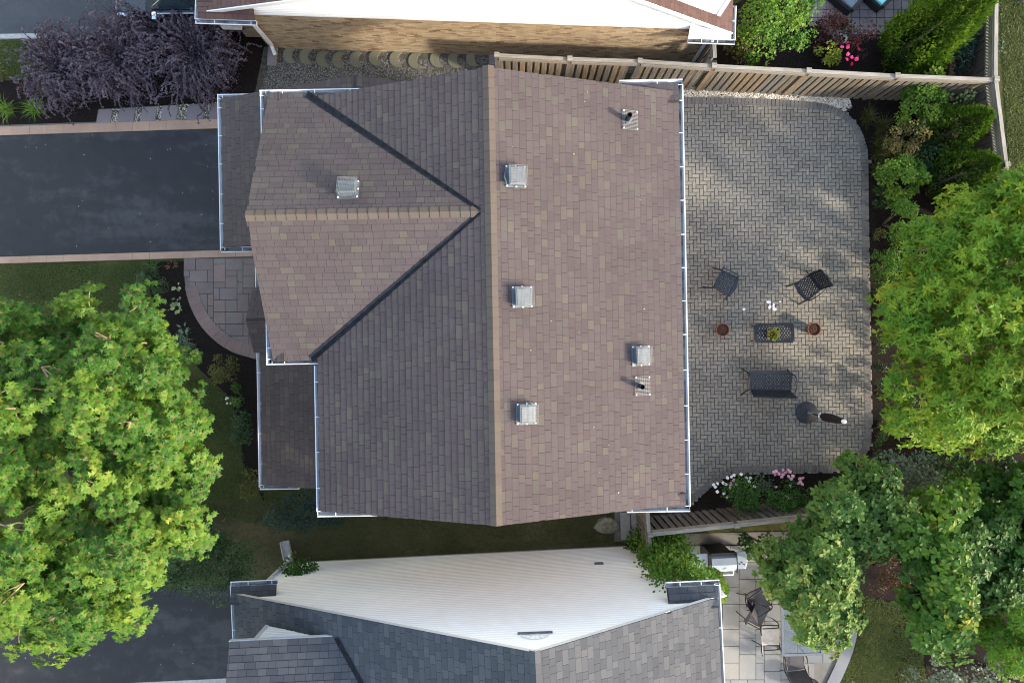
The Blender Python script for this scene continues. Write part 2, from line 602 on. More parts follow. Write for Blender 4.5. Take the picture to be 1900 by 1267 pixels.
class Roof:
    """collects the shingles of one house; emits the largest as objects, the rest joined by slope"""
    def __init__(self, root, mat, deck, widths=(.14, .17, .20, .24, .28), expo=.143, zoff=0.0):
        self.root, self.mat, self.deck, self.expo, self.widths = root, mat, deck, expo, widths
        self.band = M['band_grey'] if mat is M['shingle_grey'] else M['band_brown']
        self.items = []

    def slope(self, o, u, vh, run, rise, width, skip=None, vis=None, dthick=.10, name="roof_slope"):
        o, u, vh = Vector(o), Vector(u).normalized(), Vector(vh).normalized()
        L = math.hypot(run, rise)
        v = (vh * run + Vector((0, 0, rise))) / L
        n = u.cross(v)
        fr = Matrix((u, v, n)).transposed().to_4x4()
        fr.translation = o
        m = MB()
        c = [fr @ Vector(p) for p in ((0.004, 0, -dthick), (width - .004, 0, -dthick), (width - .004, L, -dthick), (.004, L, -dthick),
                                      (0.004, 0, -.008), (width - .004, 0, -.008), (width - .004, L, -.008), (.004, L, -.008))]
        m.add(c, MB.BOXF)
        d = m.build(name, self.deck, self.root)
        e = self.expo
        nv = int(math.ceil(L / e - .05))
        for k in range(nv):
            v0 = k * e
            vl = min(e + .03, L - v0)
            if vl < .03:
                continue
            x = -R.uniform(0, .3)
            while x < width:
                w = R.choice(self.widths)
                a, b = max(0, x), min(width, x + w)
                x += w
                if b - a < .03:
                    continue
                full = (b - a) > w - 1e-6 and vl > e + .029
                lift = R.uniform(0, .002)
                p = fr @ Vector((a, v0, lift))
                mid = fr @ Vector(((a + b) / 2, v0 + e / 2, 0))
                if skip and skip(mid):
                    continue
                mt = fr.copy()
                mt.translation = p
                q = 1 / (H - mid.z)
                hid = vis and not vis(mid)
                sc = (b - a) * vl * q * q * n.z * (0 if (hid or not full) else 1)
                self.items.append(((round(b - a - .0055, 3), round(vl, 3), .011), mt, sc, d))
        return d

    def emit(self, nmax=300):
        own = {id(t[1]): t[3] for t in self.items}
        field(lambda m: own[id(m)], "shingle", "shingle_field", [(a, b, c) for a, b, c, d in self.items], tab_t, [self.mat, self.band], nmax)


def ridge_caps(root, p0, p1, ha, hb, sa, sb, mat, step=.2, half=.125):
    """folded cap shingles along a ridge; ha/hb horizontal unit vectors down each side, sa/sb slopes"""
    p0, p1 = Vector(p0), Vector(p1)
    d = (p1 - p0)
    L = d.length
    d.normalize()
    ha, hb = Vector(ha), Vector(hb)
    la = Vector((ha.x, ha.y, -sa)).normalized()
    lb = Vector((hb.x, hb.y, -sb)).normalized()
    ln = step + .04
    vs = []
    for t, up in ((0, .028), (ln, .012)):
        for dz in (up, up - .012):
            z = Vector((0, 0, dz))
            vs += [d * t + la * half + z, d * t + z + Vector((0, 0, .004)), d * t + lb * half + z]
    # rows: 0-2 front top, 3-5 front bottom, 6-8 back top, 9-11 back bottom
    fs = [(0, 1, 7, 6), (1, 2, 8, 7), (3, 4, 1, 0), (4, 5, 2, 1), (0, 6, 9, 3), (8, 2, 5, 11)]
    me = MB().add(vs, fs).mesh("ridge_cap", mat)
    n = int(L / step)
    for i in range(n):
        o = bpy.data.objects.new("ridge_cap", me)
        COL.objects.link(o)
        o.parent = root
        o.location = p0 + d * (i * L / n)


def gutter(root, p0, p1, out, caps=True, step=.75, wdt=.115, off=.35):
    p0, p1, out = Vector(p0), Vector(p1), Vector(out).normalized()
    d = (p1 - p0)
    L = d.length
    d.normalize()
    prof = [(-.018, .004), (0, .0), (0, -.09), (wdt * .68, -.09), (wdt * .95, -.03), (wdt, 0.006), (wdt - .020, .006), (wdt - .020, -.004)]
    P = []
    for e in (p0, p1):
        P += [e + out * a + Vector((0, 0, b)) for a, b in prof]
    k = len(prof)
    m = MB()
    m.add(P, [(i, i + 1, k + i + 1, k + i) for i in range(k - 1)])
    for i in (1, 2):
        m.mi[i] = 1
    if caps:
        m.add([P[i] for i in (1, 2, 3, 4, 5)], [(0, 1, 2, 3, 4)])
        m.add([P[k + i] for i in (1, 2, 3, 4, 5)], [(0, 1, 2, 3, 4)])
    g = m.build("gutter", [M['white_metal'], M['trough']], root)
    hm = MB().box((wdt / 2, 0, 0), (wdt, .016, .012)).mesh("gutter_hanger", M['white_metal'])
    x = off
    ang = math.atan2(out.y, out.x)
    while x < L - .1:
        h = bpy.data.objects.new("gutter_hanger", hm)
        COL.objects.link(h)
        h.parent = g
        h.location = p0 + d * x + Vector((0, 0, .004))
        h.rotation_euler = (0, 0, ang)
        x += step * R.uniform(.93, 1.07)
    return g


def strip3(root, name, pts, mat, kind=None):
    m = MB()
    m.add(pts, [tuple(range(len(pts)))])
    return m.build(name, mat, root)


def solid(root, name, faces_pts, mat):
    m = MB()
    for p in faces_pts:
        m.add(p, [tuple(range(len(p)))])
    return m.build(name, mat, root)


# ------------------------------------------------------------------ ground and paving
g = MB().add([(-70, -70, 0), (70, -70, 0), (70, 70, 0), (-70, 70, 0)], [(0, 1, 2, 3)]).build("ground", M['grass'])
g["kind"] = 'structure'

# beds, soil strips (each a few millimetres above the one below)
sheet("side_yard", [(380, 925), (1205, 930), (1205, 1025), (560, 1060), (380, 1080)], .004, M['soil_grass'])
sheet("mulch_bed", [(-40, 150), (50, 150), (90, 185), (110, 60), (480, 60), (500, 90), (500, 240), (300, 232), (-40, 238)], .006, M['mulch'])
sheet("mulch_bed", [(275, 486), (345, 484), (352, 545), (380, 605), (430, 655), (475, 668), (490, 690), (490, 930), (450, 860), (445, 790), (425, 735), (375, 690), (330, 640), (300, 590), (278, 540)], .008, M['mulch'])
sheet("mulch_bed", smooth_path([(1560, 165), (1800, 150), (1815, 330), (1800, 400), (1900, 420), (1900, 900), (1800, 960), (1560, 965), (1290, 965), (1250, 940), (1330, 885), (1560, 870), (1605, 820), (1605, 300), (1570, 215)], 1, True), .006, M['mulch'])
sheet("mulch_bed", [(1300, 40), (1420, -20), (1560, 60), (1760, -40), (1860, -40), (1830, 150), (1300, 125)], .008, M['mulch'])
sheet("mulch_bed", [(1160, 1000), (1400, 985), (1700, 985), (1900, 960), (1960, 1300), (1700, 1290), (1640, 1130), (1290, 1060), (1160, 1060)], .007, M['mulch'])
sheet("mulch_bed", [(1690, 1180), (1960, 1150), (1960, 1300), (1640, 1300)], .009, M['mulch'])

# driveways with their kerbs
sheet("driveway", [(-420, 262), (405, 234), (470, 232), (470, 470), (-420, 490)], .016, M['asphalt'])
sheet("neighbour_driveway", [(-420, -40), (420, -40), (420, 62), (70, 70), (-420, 77)], .012, M['asphalt_old'])
sheet("neighbour_driveway", [(-420, 1092), (300, 1092), (440, 1086), (470, 1255), (200, 1268), (-420, 1275)], .014, M['asphalt'])
sheet("concrete_path", [(200, 1268), (470, 1255), (470, 1330), (200, 1330)], .012, M['concrete'])


def kerb_run(a, b, c, d, z, n, name="kerb_stone", mat='kerb', parent=None):
    """a-b outer edge, d-c inner edge"""
    for i in range(n):
        t0, t1 = i / n + .0002, (i + 1) / n - .0002
        q = [W(a[0] + (b[0] - a[0]) * t, a[1] + (b[1] - a[1]) * t) for t in (t0, t1)] + [W(d[0] + (c[0] - d[0]) * t, d[1] + (c[1] - d[1]) * t) for t in (t1, t0)]
        MB().prism([p[:2] for p in q][::-1], 0.001, z + R.uniform(0, .003)).build(name, M[mat], parent)


kb = sheet("driveway_kerb", [(-420, 248), (475, 216), (475, 240), (-420, 262)], .010, M['joint'])
kerb_run((-420, 252.6), (470, 219), (470, 237), (-420, 265.5), .05, 28, parent=kb)
kerb_run((-420, 489.9), (470, 463), (470, 476), (-420, 501), .05, 28, parent=kb)
kb2 = sheet("lawn_kerb", [(-420, 73), (90, 66), (90, 73), (-420, 80)], .016, M['concrete'])
kerb_run((-420, 71), (88, 64), (88, 72), (-420, 79), .06, 27, mat='concrete', parent=kb2)

# stepping slabs beside the driveway, white gravel between
gp = sheet("garden_path", [(182, 203), (420, 190), (420, 222), (178, 231)], .014, M['gravel_bed'])
for i, (x0, x1) in enumerate(((183, 206), (222, 249), (264, 289), (302, 328), (349, 378), (392, 418))):
    yo = -i * 2.2
    P = [W(x, y)[:2] for x, y in ((x0 + 2, 204 + yo), (x1 + 4, 203 + yo), (x1, 229 + yo * .8), (x0 - 3, 230 + yo * .8))]
    MB().prism(P[::-1], .002, .05).build("slab", M['slab_mauve'], gp, bevel=.008)


def scatter(poly, n, z0, rmin, rmax, mat, name, label=None, cat=None, world=False, flat=.6):
    P = [p if world else W(*p)[:2] for p in poly]
    xs, ys = [p[0] for p in P], [p[1] for p in P]
    base = np.array([(1, 0, 0), (.3, .95, 0), (-.8, .6, 0), (-.8, -.6, 0), (.3, -.95, 0), (.15, .1, .9), (.1, -.1, -.9)])
    tri = np.array([(0, 1, 5), (1, 2, 5), (2, 3, 5), (3, 4, 5), (4, 0, 5), (1, 0, 6), (2, 1, 6), (3, 2, 6), (4, 3, 6), (0, 4, 6)])
    V, T, off, c = [], [], 0, 0
    while c < n:
        x, y = R.uniform(min(xs), max(xs)), R.uniform(min(ys), max(ys))
        if not inpoly(x, y, P):
            continue
        c += 1
        r = R.uniform(rmin, rmax)
        a = R.uniform(0, 6.3)
        ca, sa = math.cos(a), math.sin(a)
        b = base * np.array([r, r * R.uniform(.6, .9), r * flat]) * NR.uniform(.8, 1.15, (7, 1))
        q = np.stack([b[:, 0] * ca - b[:, 1] * sa + x, b[:, 0] * sa + b[:, 1] * ca + y, b[:, 2] + z0 + r * flat * .6], 1)
        V.append(q)
        T.append(tri + off)
        off += 7
    o = npmesh(name, np.concatenate(V), np.concatenate(T), mat, kind='stuff')
    return tag(o, label, cat)


for x0, x1 in ((206, 221), (250, 264), (290, 302), (330, 348), (379, 391)):
    pass
scatter([(205, 203), (420, 190), (420, 221), (200, 230)], 1500, .012, .010, .024, M['pebble'], "white_gravel", "pale gravel filling the gaps between the mauve slabs by the driveway", "gravel")

# curved front walk of cut flagstones with a radial edge course
walk_out = smooth_path([(342, 478), (343, 520), (350, 556), (368, 596), (395, 628), (430, 652), (475, 666)], 6)
walk_poly = [(475, 474)] + walk_out + [(560, 666), (560, 474)]
wk = sheet("front_walk", walk_poly, .012, M['joint'])
edge = []
for i, (x, y) in enumerate(walk_out):
    a = walk_out[max(0, i - 1)]
    b = walk_out[min(len(walk_out) - 1, i + 1)]
    t = Vector((b[0] - a[0], b[1] - a[1])).normalized()
    nrm = Vector((-t.y, t.x))
    if nrm.dot(Vector((480 - x, 520 - y))) < 0:
        nrm = -nrm
    edge.append(((x, y), (x + nrm.x * 23, y + nrm.y * 23)))
for i in range(8, len(edge) - 1, 2):
    j = min(i + 2, len(edge) - 1)
    P = [W(*edge[i][0])[:2], W(*edge[j][0])[:2], W(*edge[j][1])[:2], W(*edge[i][1])[:2]]
    cx, cy = sum(p[0] for p in P) / 4, sum(p[1] for p in P) / 4
    P = [(cx + (x - cx) * .985, cy + (y - cy) * .985) for x, y in P]
    m = MB().prism(P, .002, .053 + R.uniform(0, .004))
    m.build("edge_stone", M['flag_edge'], wk)
U = 11.0
gx0, gy0, gw, gh = 342.0, 480.0, 20, 18
occ = set()
inner = [e[1] for e in edge]
for j in range(gh):
    for i in range(gw):
        if (i, j) in occ:
            continue
        opts = [(2, 2), (3, 2), (2, 3), (2, 1), (1, 2), (2, 2), (3, 2)]
        R.shuffle(opts)
        for (a, b) in opts + [(1, 1)]:
            cells = [(i + p, j + q) for p in range(a) for q in range(b)]
            if all(c not in occ and c[0] < gw and c[1] < gh for c in cells):
                occ.update(cells)
                x0, y0, x1, y1 = gx0 + i * U, gy0 + j * U, gx0 + (i + a) * U, gy0 + (j + b) * U
                mx, my = (x0 + x1) / 2, (y0 + y1) / 2
                if not inpoly(mx, my, walk_poly):
                    break
                cl = [(min(max(x, x0), x1), y) for x, y in ((x0, y0), (x1, y0), (x1, y1), (x0, y1))]
                if not all(inpoly(x * .96 + mx * .04, y * .96 + my * .04, walk_poly) for x, y in cl):
                    for p in range(a):
                        for q in range(b):
                            sx, sy = x0 + p * U, y0 + q * U
                            if all(inpoly(*c, walk_poly) for c in ((sx + 1, sy + 1), (sx + U - 1, sy + 1), (sx + 1, sy + U - 1), (sx + U - 1, sy + U - 1))):
                                P = [W(x, y)[:2] for x, y in ((sx + .4, sy + .4), (sx + .4, sy + U - .4), (sx + U - .4, sy + U - .4), (sx + U - .4, sy + .4))]
                                MB().prism(P, .002, .045 + R.uniform(0, .004)).build("flagstone", M['flag'], wk)
                    break
                P = [W(x, y)[:2] for x, y in ((x0 + .5, y0 + .5), (x0 + .5, y1 - .5), (x1 - .5, y1 - .5), (x1 - .5, y0 + .5))]
                MB().prism(P, .002, .045 + R.uniform(0, .004)).build("flagstone", M['flag'], wk)
                break

# back patio: herringbone field and soldier course
pat_out = [(1166, 180), (1225, 181), (1380, 183), (1478, 188), (1530, 194), (1565, 208), (1590, 232), (1604, 262), (1610, 300), (1611, 420), (1613, 600), (1616, 790), (1613, 825), (1600, 851), (1578, 868), (1545, 875), (1450, 876), (1370, 877), (1346, 884), (1326, 898), (1305, 916), (1280, 934), (1225, 950), (1166, 950)]
pat = sheet("patio", pat_out, .010, M['joint'])
pat_w = [W(*p)[:2] for p in pat_out]
A = .1075
TH = .018
cth, sth = math.cos(TH), math.sin(TH)


def pav_t(key):
    l, wd, t0 = key[:3]
    g_ = .0035
    c = .006
    x0, x1, y0, y1 = g_, l - g_, g_, wd - g_
    k = key[3] if len(key) > 3 else 0
    vs = [(x0, y0 + k, 0), (x1, y0, 0), (x1, y1, 0), (x0, y1 - k, 0), (x0 + c, y0 + c + k, t0), (x1 - c, y0 + c, t0), (x1 - c, y1 - c, t0), (x0 + c, y1 - c - k, t0)]
    return vs, [(4, 5, 6, 7), (0, 1, 5, 4), (1, 2, 6, 5), (2, 3, 7, 6), (3, 0, 4, 7)]


items = []
minx, maxx, miny, maxy = 3.2, 10.6, -5.2, 7.4
for i in range(int((maxx - minx) / A) + 4):
    for j in range(int((maxy - miny) / A) + 4):
        d = (i - j) % 4
        if d == 0:
            ox, oy, rot, mx, my = i, j, 0, i + 1, j + .5
        elif d == 2:
            ox, oy, rot, mx, my = i + 1, j - 1, 1, i + .5, j
        else:
            continue
        lx, ly = minx + mx * A, miny + my * A
        x, y = lx * cth - ly * sth, lx * sth + ly * cth
        if not inpoly(x, y, pat_w) or x < 3.45:
            continue
        px, py = minx + ox * A, miny + oy * A
        mt = Matrix.Rotation(TH + (PI / 2 if rot else 0), 4, 'Z') @ Matrix.Rotation(R.gauss(0, .004), 4, 'X') @ Matrix.Rotation(R.gauss(0, .004), 4, 'Y')
        mt.translation = (px * cth - py * sth, px * sth + py * cth, .004 + R.uniform(0, .003))
        items.append(((2 * A, A, .040), mt, 1.0 / (1 + .05 * abs(x - 6.0) + .05 * abs(y + .5))))
field(pat, "paver", "paver_field", items, pav_t, M['paver'], 300)
# soldier course round the edge, a few millimetres proud
pw = [Vector((p[0], p[1], 0)) for p in [W(*q) for q in smooth_path(pat_out[1:-2], 10)]]
step = .112
acc = 0.0
items = []
prev = None
for i in range(1, len(pw)):
    seg = (pw[i] - pw[i - 1]).length
    while acc < seg:
        t = acc / seg
        p = pw[i - 1].lerp(pw[i], t)
        tg = (pw[i] - pw[i - 1]).normalized()
        nr = Vector((tg.y, -tg.x, 0))           # path runs clockwise seen from above: inside is to the right
        mt = Matrix((nr, Vector((0, 0, 1)).cross(nr), Vector((0, 0, 1)))).transposed().to_4x4()
        nxt = pw[min(i + 3, len(pw) - 1)] - pw[max(0, i - 3)]
        mt.translation = p + Vector((0, 0, .004 + R.uniform(0, .003)))
        # long axis inward: taper on the arcs
        items.append(((.215, step, .047), mt, 1.0))
        acc += step
    acc -= seg
ed = MB().add([(0, 0, -.05), (.01, 0, -.05), (.01, .01, -.05)], [(0, 1, 2)])
field(pat, "edge_paver", "edge_paver_field", items, pav_t, M['paver_edge'], 300)
for (x, y, rx, ry) in ((1425, 561, 5, 3), (1434, 568, 2.2, 6), (1427, 570, 3.2, 4.2), (1436, 574, 5, 3.4), (1379, 574, 3.4, 2.6), (1446, 560, 2, 1.5)):
    pts = []
    for k in range(14):
        a = 2 * PI * k / 14
        f = R.uniform(.7, 1.15)
        pts.append(W(x + rx * f * math.cos(a), y + ry * f * math.sin(a)))
    MB().add([(p[0], p[1], .0555 + R.uniform(0, .001)) for p in pts], [tuple(range(13, -1, -1))]).build("chalk_mark", M['chalk'], pat)

# pale pebbles along the fence, grey gravel between the houses with its stepping stones
sheet("pebble_strip", [(1166, 156), (1400, 166), (1575, 178), (1582, 200), (1566, 212), (1530, 196), (1478, 190), (1380, 185), (1166, 183)], .008, M['gravel_bed'])
scatter([(1166, 158), (1400, 168), (1572, 177), (1580, 198), (1563, 208), (1530, 194), (1478, 188), (1380, 183), (1166, 181)], 3100, .012, .020, .045, M['pebble'], "pebbles", "pale rounded pebbles in a strip between the wooden fence and the patio", "pebbles")
sp = sheet("side_path", [(490, 88), (560, 82), (920, 92), (920, 190), (470, 190)], .008, M['gravel_bed'])
scatter([(500, 118), (905, 108), (905, 180), (480, 180)], 9000, .010, .010, .022, M['gravel'], "gravel", "loose grey gravel between the brown roof and the tan brick wall", "gravel")
scatter([(505, 90), (915, 95), (915, 120), (505, 118)], 2200, .009, .008, .016, M['gravel'], "gravel", "thin mossy gravel round the crescent stepping stones", "gravel")
for i, (x, y) in enumerate(((541, 104), (571, 106), (602, 111), (632, 113), (664, 112), (700, 109), (738, 111), (773, 114), (813, 111), (846, 112), (880, 110))):
    r = 15.5
    P = []
    for k in range(20):
        a = math.radians(55 + 250 * k / 19)
        P.append((x + r * math.cos(a), y + r * math.sin(a)))
    for k in range(10):
        a = math.radians(-55 + 110 * k / 9)
        P.append((x + 17 - 12.5 * math.cos(a) - 3.5, y + 12.8 * math.sin(a)))
    P = [W(*p)[:2] for p in P]
    MB().prism(P[::-1], .002, .05).build("stepping_stone", M['stone_disc'], sp, bevel=.01)
MB().prism([W(x, y)[:2] for x, y in ((499, 90), (516, 90), (514, 124), (497, 124))][::-1], .0, .09).build("splash_slab", M['slab_mauve'], sp, bevel=.01)
sp2 = sheet("side_walk", [(905, 92), (1330, 112), (1330, 140), (905, 130)], .010, M['joint'])
x = 907
while x < 1320:
    ln = R.choice((34, 52, 52))
    P = [W(a, b)[:2] for a, b in ((x + .6, 94 + (x - 907) * .045), (x + ln - .6, 94 + (x - 907) * .045), (x + ln - .6, 122 + (x - 907) * .045), (x + .6, 122 + (x - 907) * .045))]
    MB().prism(P[::-1], .002, .05 + R.uniform(0, .01)).build("slab", M['slab_mauve'], sp2)
    x += ln
sp3 = sheet("side_walk", [(1140, 940), (1200, 940), (1200, 1004), (1140, 1004)], .012, M['joint'])
for x0, x1 in ((1150, 1168), (1170, 1188)):
    P = [W(a, b)[:2] for a, b in ((x0, 950), (x1, 950), (x1 + 2, 1000), (x0 + 2, 1000))]
    MB().prism(P[::-1], .002, .06).build("slab", M['concrete'], sp3)

# neighbour's stone patio, lower right, and the upper right one
spat_out = [(1262, 990), (1480, 985), (1560, 1075), (1585, 1120), (1590, 1160), (1583, 1200), (1568, 1240), (1545, 1290), (1262, 1290)]
spat = sheet("stone_patio", spat_out, .010, M['joint'])
inner_arc = [(1262, 990), (1470, 985), (1540, 1080), (1562, 1120), (1567, 1160), (1561, 1198), (1547, 1235), (1520, 1290), (1262, 1290)]
spw = [W(*p)[:2] for p in inner_arc]
UU = 15.5
occ = set()
for j in range(20):
    for i in range(22):
        if (i, j) in occ:
            continue
        opts = [(2, 2), (3, 2), (2, 3), (2, 2), (2, 2), (3, 2)]
        R.shuffle(opts)
        for (a, b) in opts + [(2, 1), (1, 2), (1, 1)]:
            cells = [(i + p, j + q) for p in range(a) for q in range(b)]
            if all(c not in occ for c in cells):
                occ.update(cells)
                x0, y0 = 1262 + i * UU, 980 + j * UU
                x1, y1 = x0 + a * UU, y0 + b * UU
                if all(inpoly(x, y, inner_arc) for x, y in ((x0 + 2, y0 + 2), (x1 - 8, y0 + 2), (x1 - 8, y1 - 2), (x0 + 2, y1 - 2))):
                    P = [W(x, y)[:2] for x, y in ((x0 + .5, y0 + .5), (x0 + .5, y1 - .5), (x1 - .5, y1 - .5), (x1 - .5, y0 + .5))]
                    MB().prism(P, .002, .045 + R.uniform(0, .004)).build("paving_slab", M['slab_grey'], spat)
                break
oa = smooth_path([(1560, 1075), (1585, 1120), (1590, 1160), (1583, 1200), (1568, 1240), (1545, 1290)], 2)
ia = smooth_path([(1538, 1085), (1562, 1120), (1567, 1160), (1561, 1198), (1547, 1235), (1520, 1290)], 2)
for i in range(0, len(oa) - 2, 2):
    P = [W(*p)[:2] for p in (oa[i], oa[i + 1], oa[i + 2], ia[i + 2], ia[i + 1], ia[i])]
    MB().prism(P[::-1], .002, .056).build("edge_slab", M['slab_grey'], spat)
npat = sheet("block_patio", [(1480, -60), (1700, -60), (1690, 30), (1640, 60), (1560, 70), (1500, 40)], .014, M['joint'])
for j in range(8):
    for i in range(14):
        x0, y0 = 1485 + i * 15.5, -58 + j * 15.5
        if inpoly(x0 + 7, y0 + 7, [(1480, -60), (1700, -60), (1690, 30), (1640, 60), (1560, 70), (1500, 40)]):
            P = [W(x, y)[:2] for x, y in ((x0 + .6, y0 + .6), (x0 + .6, y0 + 15), (x0 + 15, y0 + 15), (x0 + 15, y0 + .6))]
            MB().prism(P, .002, .05 + R.uniform(0, .004)).build("paving_block", M['slab_mauve'], npat)

# ------------------------------------------------------------------ the brown-roofed house
house = thing("house", "house with the large brown shingle roof in the middle, front gable crossing its ridge", "house", (0, 0, 0), TH)
ZR, ZE, ZW = 6.70, 5.20, 5.29
RX = -.367
roof = Roof(house, M['shingle_brown'], M['deck_brown'])
EX, WX, NY, SY = 3.70, -4.19, 5.35, -3.584
roof.slope((EX, SY, ZE), (0, 1, 0), (-1, 0, 0), EX - RX, ZR - ZE, NY - SY)
FZ, FY = 6.62, 2.56
FX = -5.18
FR = 2.89
fs_ = (FZ - 5.2) / FR


def under_gable(p):
    zg = FZ - fs_ * abs(p.y - FY)
    return zg > p.z + .12 and abs(p.y - FY) < FR


roof.slope((WX, NY, ZW), (0, -1, 0), (1, 0, 0), RX - WX, ZR - ZW, NY - SY, skip=under_gable, vis=lambda p: False)
ws = (ZR - ZW) / (RX - WX)


def under_main(p):
    return ZR - ws * (RX - p.x) > p.z + .12


roof.slope((-.45, FY + FR, 5.2), (-1, 0, 0), (0, -1, 0), FR, FZ - 5.2, FX * -1 - .45, skip=under_main, vis=lambda p: False)
roof.slope((FX, FY - FR, 5.2), (1, 0, 0), (0, 1, 0), FR, FZ - 5.2, FX * -1 - .45, skip=under_main, vis=lambda p: False)
# garage roof, porch roof, entry gable: the low storey
LZ = 2.6
roof.slope((-7.29, 6.32, LZ), (0, -1, 0), (1, 0, 0), 3.69, 1.33, 6.32 - 2.52, vis=lambda p: False)
roof.slope((-.6, 2.52, LZ + .25), (0, 1, 0), (-1, 0, 0), 3.0, 1.08, 6.32 - 2.52, vis=lambda p: False)
roof.slope((-6.41, 2.50, LZ), (0, -1, 0), (1, 0, 0), 2.5, .90, 2.50 + 3.55, vis=lambda p: False)
GY = .66
roof.slope((-4.9, GY + .82, LZ + .06), (-1, 0, 0), (0, -1, 0), .82, .50, 1.66, vis=lambda p: False)
roof.slope((-6.56, GY - .82, LZ + .06), (1, 0, 0), (0, 1, 0), .82, .50, 1.66, vis=lambda p: False)
# small return roofs at the gable feet
for (o, u, vh, run, rise, wd) in (
        ((3.70, NY + .16, ZE), (-1, 0, 0), (0, -1, 0), .42, .10, 1.25), ((2.42, SY - .06, ZE), (1, 0, 0), (0, 1, 0), .3, .08, 1.28),
        ((-4.19, SY - .03, ZW - .08), (1, 0, 0), (0, 1, 0), .3, .10, 1.2),
        ((-5.28, 5.45, 5.2), (0, -1, 0), (1, 0, 0), .36, .10, 1.1), ((-5.22, .85, 5.2), (0, -1, 0), (1, 0, 0), .30, .10, 1.2)):
    roof.slope(o, u, vh, run, rise, wd, vis=lambda p: False, dthick=.04, name="return_roof")
roof.emit(300)
ridge_caps(house, (RX, SY, ZR), (RX, NY, ZR), (1, 0, 0), (-1, 0, 0), .37, .37, M['cap_brown'])
ridge_caps(house, (FX, FY, FZ), (-.56, FY, FZ), (0, 1, 0), (0, -1, 0), fs_, fs_, M['cap_brown'])
# valley flashing
tw, ta = Vector((-4.43, 0, 0)), None
for sgn in (1, -1):
    b = Vector((RX - (ZR - 5.2) / ws, FY + sgn * FR, 5.2))
    t = Vector((RX - (ZR - FZ) / ws, FY, FZ))
    d = (t - b).normalized()
    nm = Vector((-ws, 0, 1)).normalized()
    ng = Vector((0, sgn * fs_, 1)).normalized()
    em = nm.cross(d).normalized()
    if em.x < 0:
        em = -em
    eg = ng.cross(d).normalized()
    if eg.x > 0:
        eg = -eg
    up = Vector((0, 0, .022))
    wm, wg = .115, .055
    m = MB()
    b2 = b + d * .10
    m.add([b2 + em * wm + nm * .022, b2 + up * .8, b2 + eg * wg + ng * .022, t + em * wm * .5 + nm * .022, t + up * .8, t + eg * wg * .5 + ng * .022], [(0, 1, 4, 3), (1, 2, 5, 4)])
    m.build("valley_flashing", M['flashing'], house)
# gutters
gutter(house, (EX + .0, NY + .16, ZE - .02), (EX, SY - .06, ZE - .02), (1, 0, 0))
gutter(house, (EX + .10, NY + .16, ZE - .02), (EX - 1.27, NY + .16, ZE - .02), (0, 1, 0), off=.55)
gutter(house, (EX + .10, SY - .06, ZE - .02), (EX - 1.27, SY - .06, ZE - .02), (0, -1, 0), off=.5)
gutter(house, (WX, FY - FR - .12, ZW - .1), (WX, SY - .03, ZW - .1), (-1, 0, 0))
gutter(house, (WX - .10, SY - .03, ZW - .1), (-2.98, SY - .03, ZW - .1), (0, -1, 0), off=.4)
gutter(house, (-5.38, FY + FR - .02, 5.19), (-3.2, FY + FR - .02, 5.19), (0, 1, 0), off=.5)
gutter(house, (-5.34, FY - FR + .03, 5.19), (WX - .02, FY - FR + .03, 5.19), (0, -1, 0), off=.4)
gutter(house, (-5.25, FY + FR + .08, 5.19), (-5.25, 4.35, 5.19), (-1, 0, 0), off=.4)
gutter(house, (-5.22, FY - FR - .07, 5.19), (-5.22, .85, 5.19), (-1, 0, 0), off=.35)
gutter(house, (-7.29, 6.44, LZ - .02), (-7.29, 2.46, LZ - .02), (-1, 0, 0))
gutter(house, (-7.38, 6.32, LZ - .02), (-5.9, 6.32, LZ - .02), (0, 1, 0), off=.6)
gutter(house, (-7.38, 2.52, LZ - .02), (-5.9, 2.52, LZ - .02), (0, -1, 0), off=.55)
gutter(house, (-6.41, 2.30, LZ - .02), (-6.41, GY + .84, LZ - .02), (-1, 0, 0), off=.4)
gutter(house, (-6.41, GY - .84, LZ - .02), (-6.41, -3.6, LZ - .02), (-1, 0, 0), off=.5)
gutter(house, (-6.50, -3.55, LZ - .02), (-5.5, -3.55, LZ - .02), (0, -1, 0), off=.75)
# walls
m = MB()
m.box((-.275, .9, 2.5), (7.35, 8.4, 5.0))
m.box((-4.42, 2.56, 2.6), (.95, 5.2, 5.2))
m.add([(3.4, 5.1, 5), (-3.95, 5.1, 5), (RX, 5.1, 6.55), (3.4, -3.3, 5), (-3.95, -3.3, 5), (RX, -3.3, 6.55)], [(0, 2, 1), (3, 4, 5)])
m.add([(-4.9, -.04, 5.18), (-4.9, 5.16, 5.18), (-4.9, FY, 6.45)], [(0, 2, 1)])
m.box((-3.9, 4.42, 1.27), (6.2, 3.46, 2.5))
m.add([(-7.0, 6.15, 2.52), (-3.6, 6.15, 3.78), (-.8, 6.15, 2.75)], [(0, 1, 2)])
m.build("brick_wall", M['brick_dark'], house)
m = MB()
for y in (-3.3, -1.2):
    m.box((-6.25, y, 1.25), (.14, .14, 2.5))
m.build("porch_post", M['white_metal'], house)
m = MB()
m.box((-7.03, 4.4, 1.1), (.06, 2.6, 2.1))
for k in range(4):
    m.box((-7.07, 4.4, .25 + k * .52), (.03, 2.5, .44))
m.build("garage_door", M['white_metal'], house)
# soffits
m = MB()
m.box((3.56, .9, ZE - .13), (.28, 8.6, .02))
m.box((-4.08, -1.9, ZW - .21), (.24, 3.2, .02))
m.build("soffit", M['white_metal'], house)


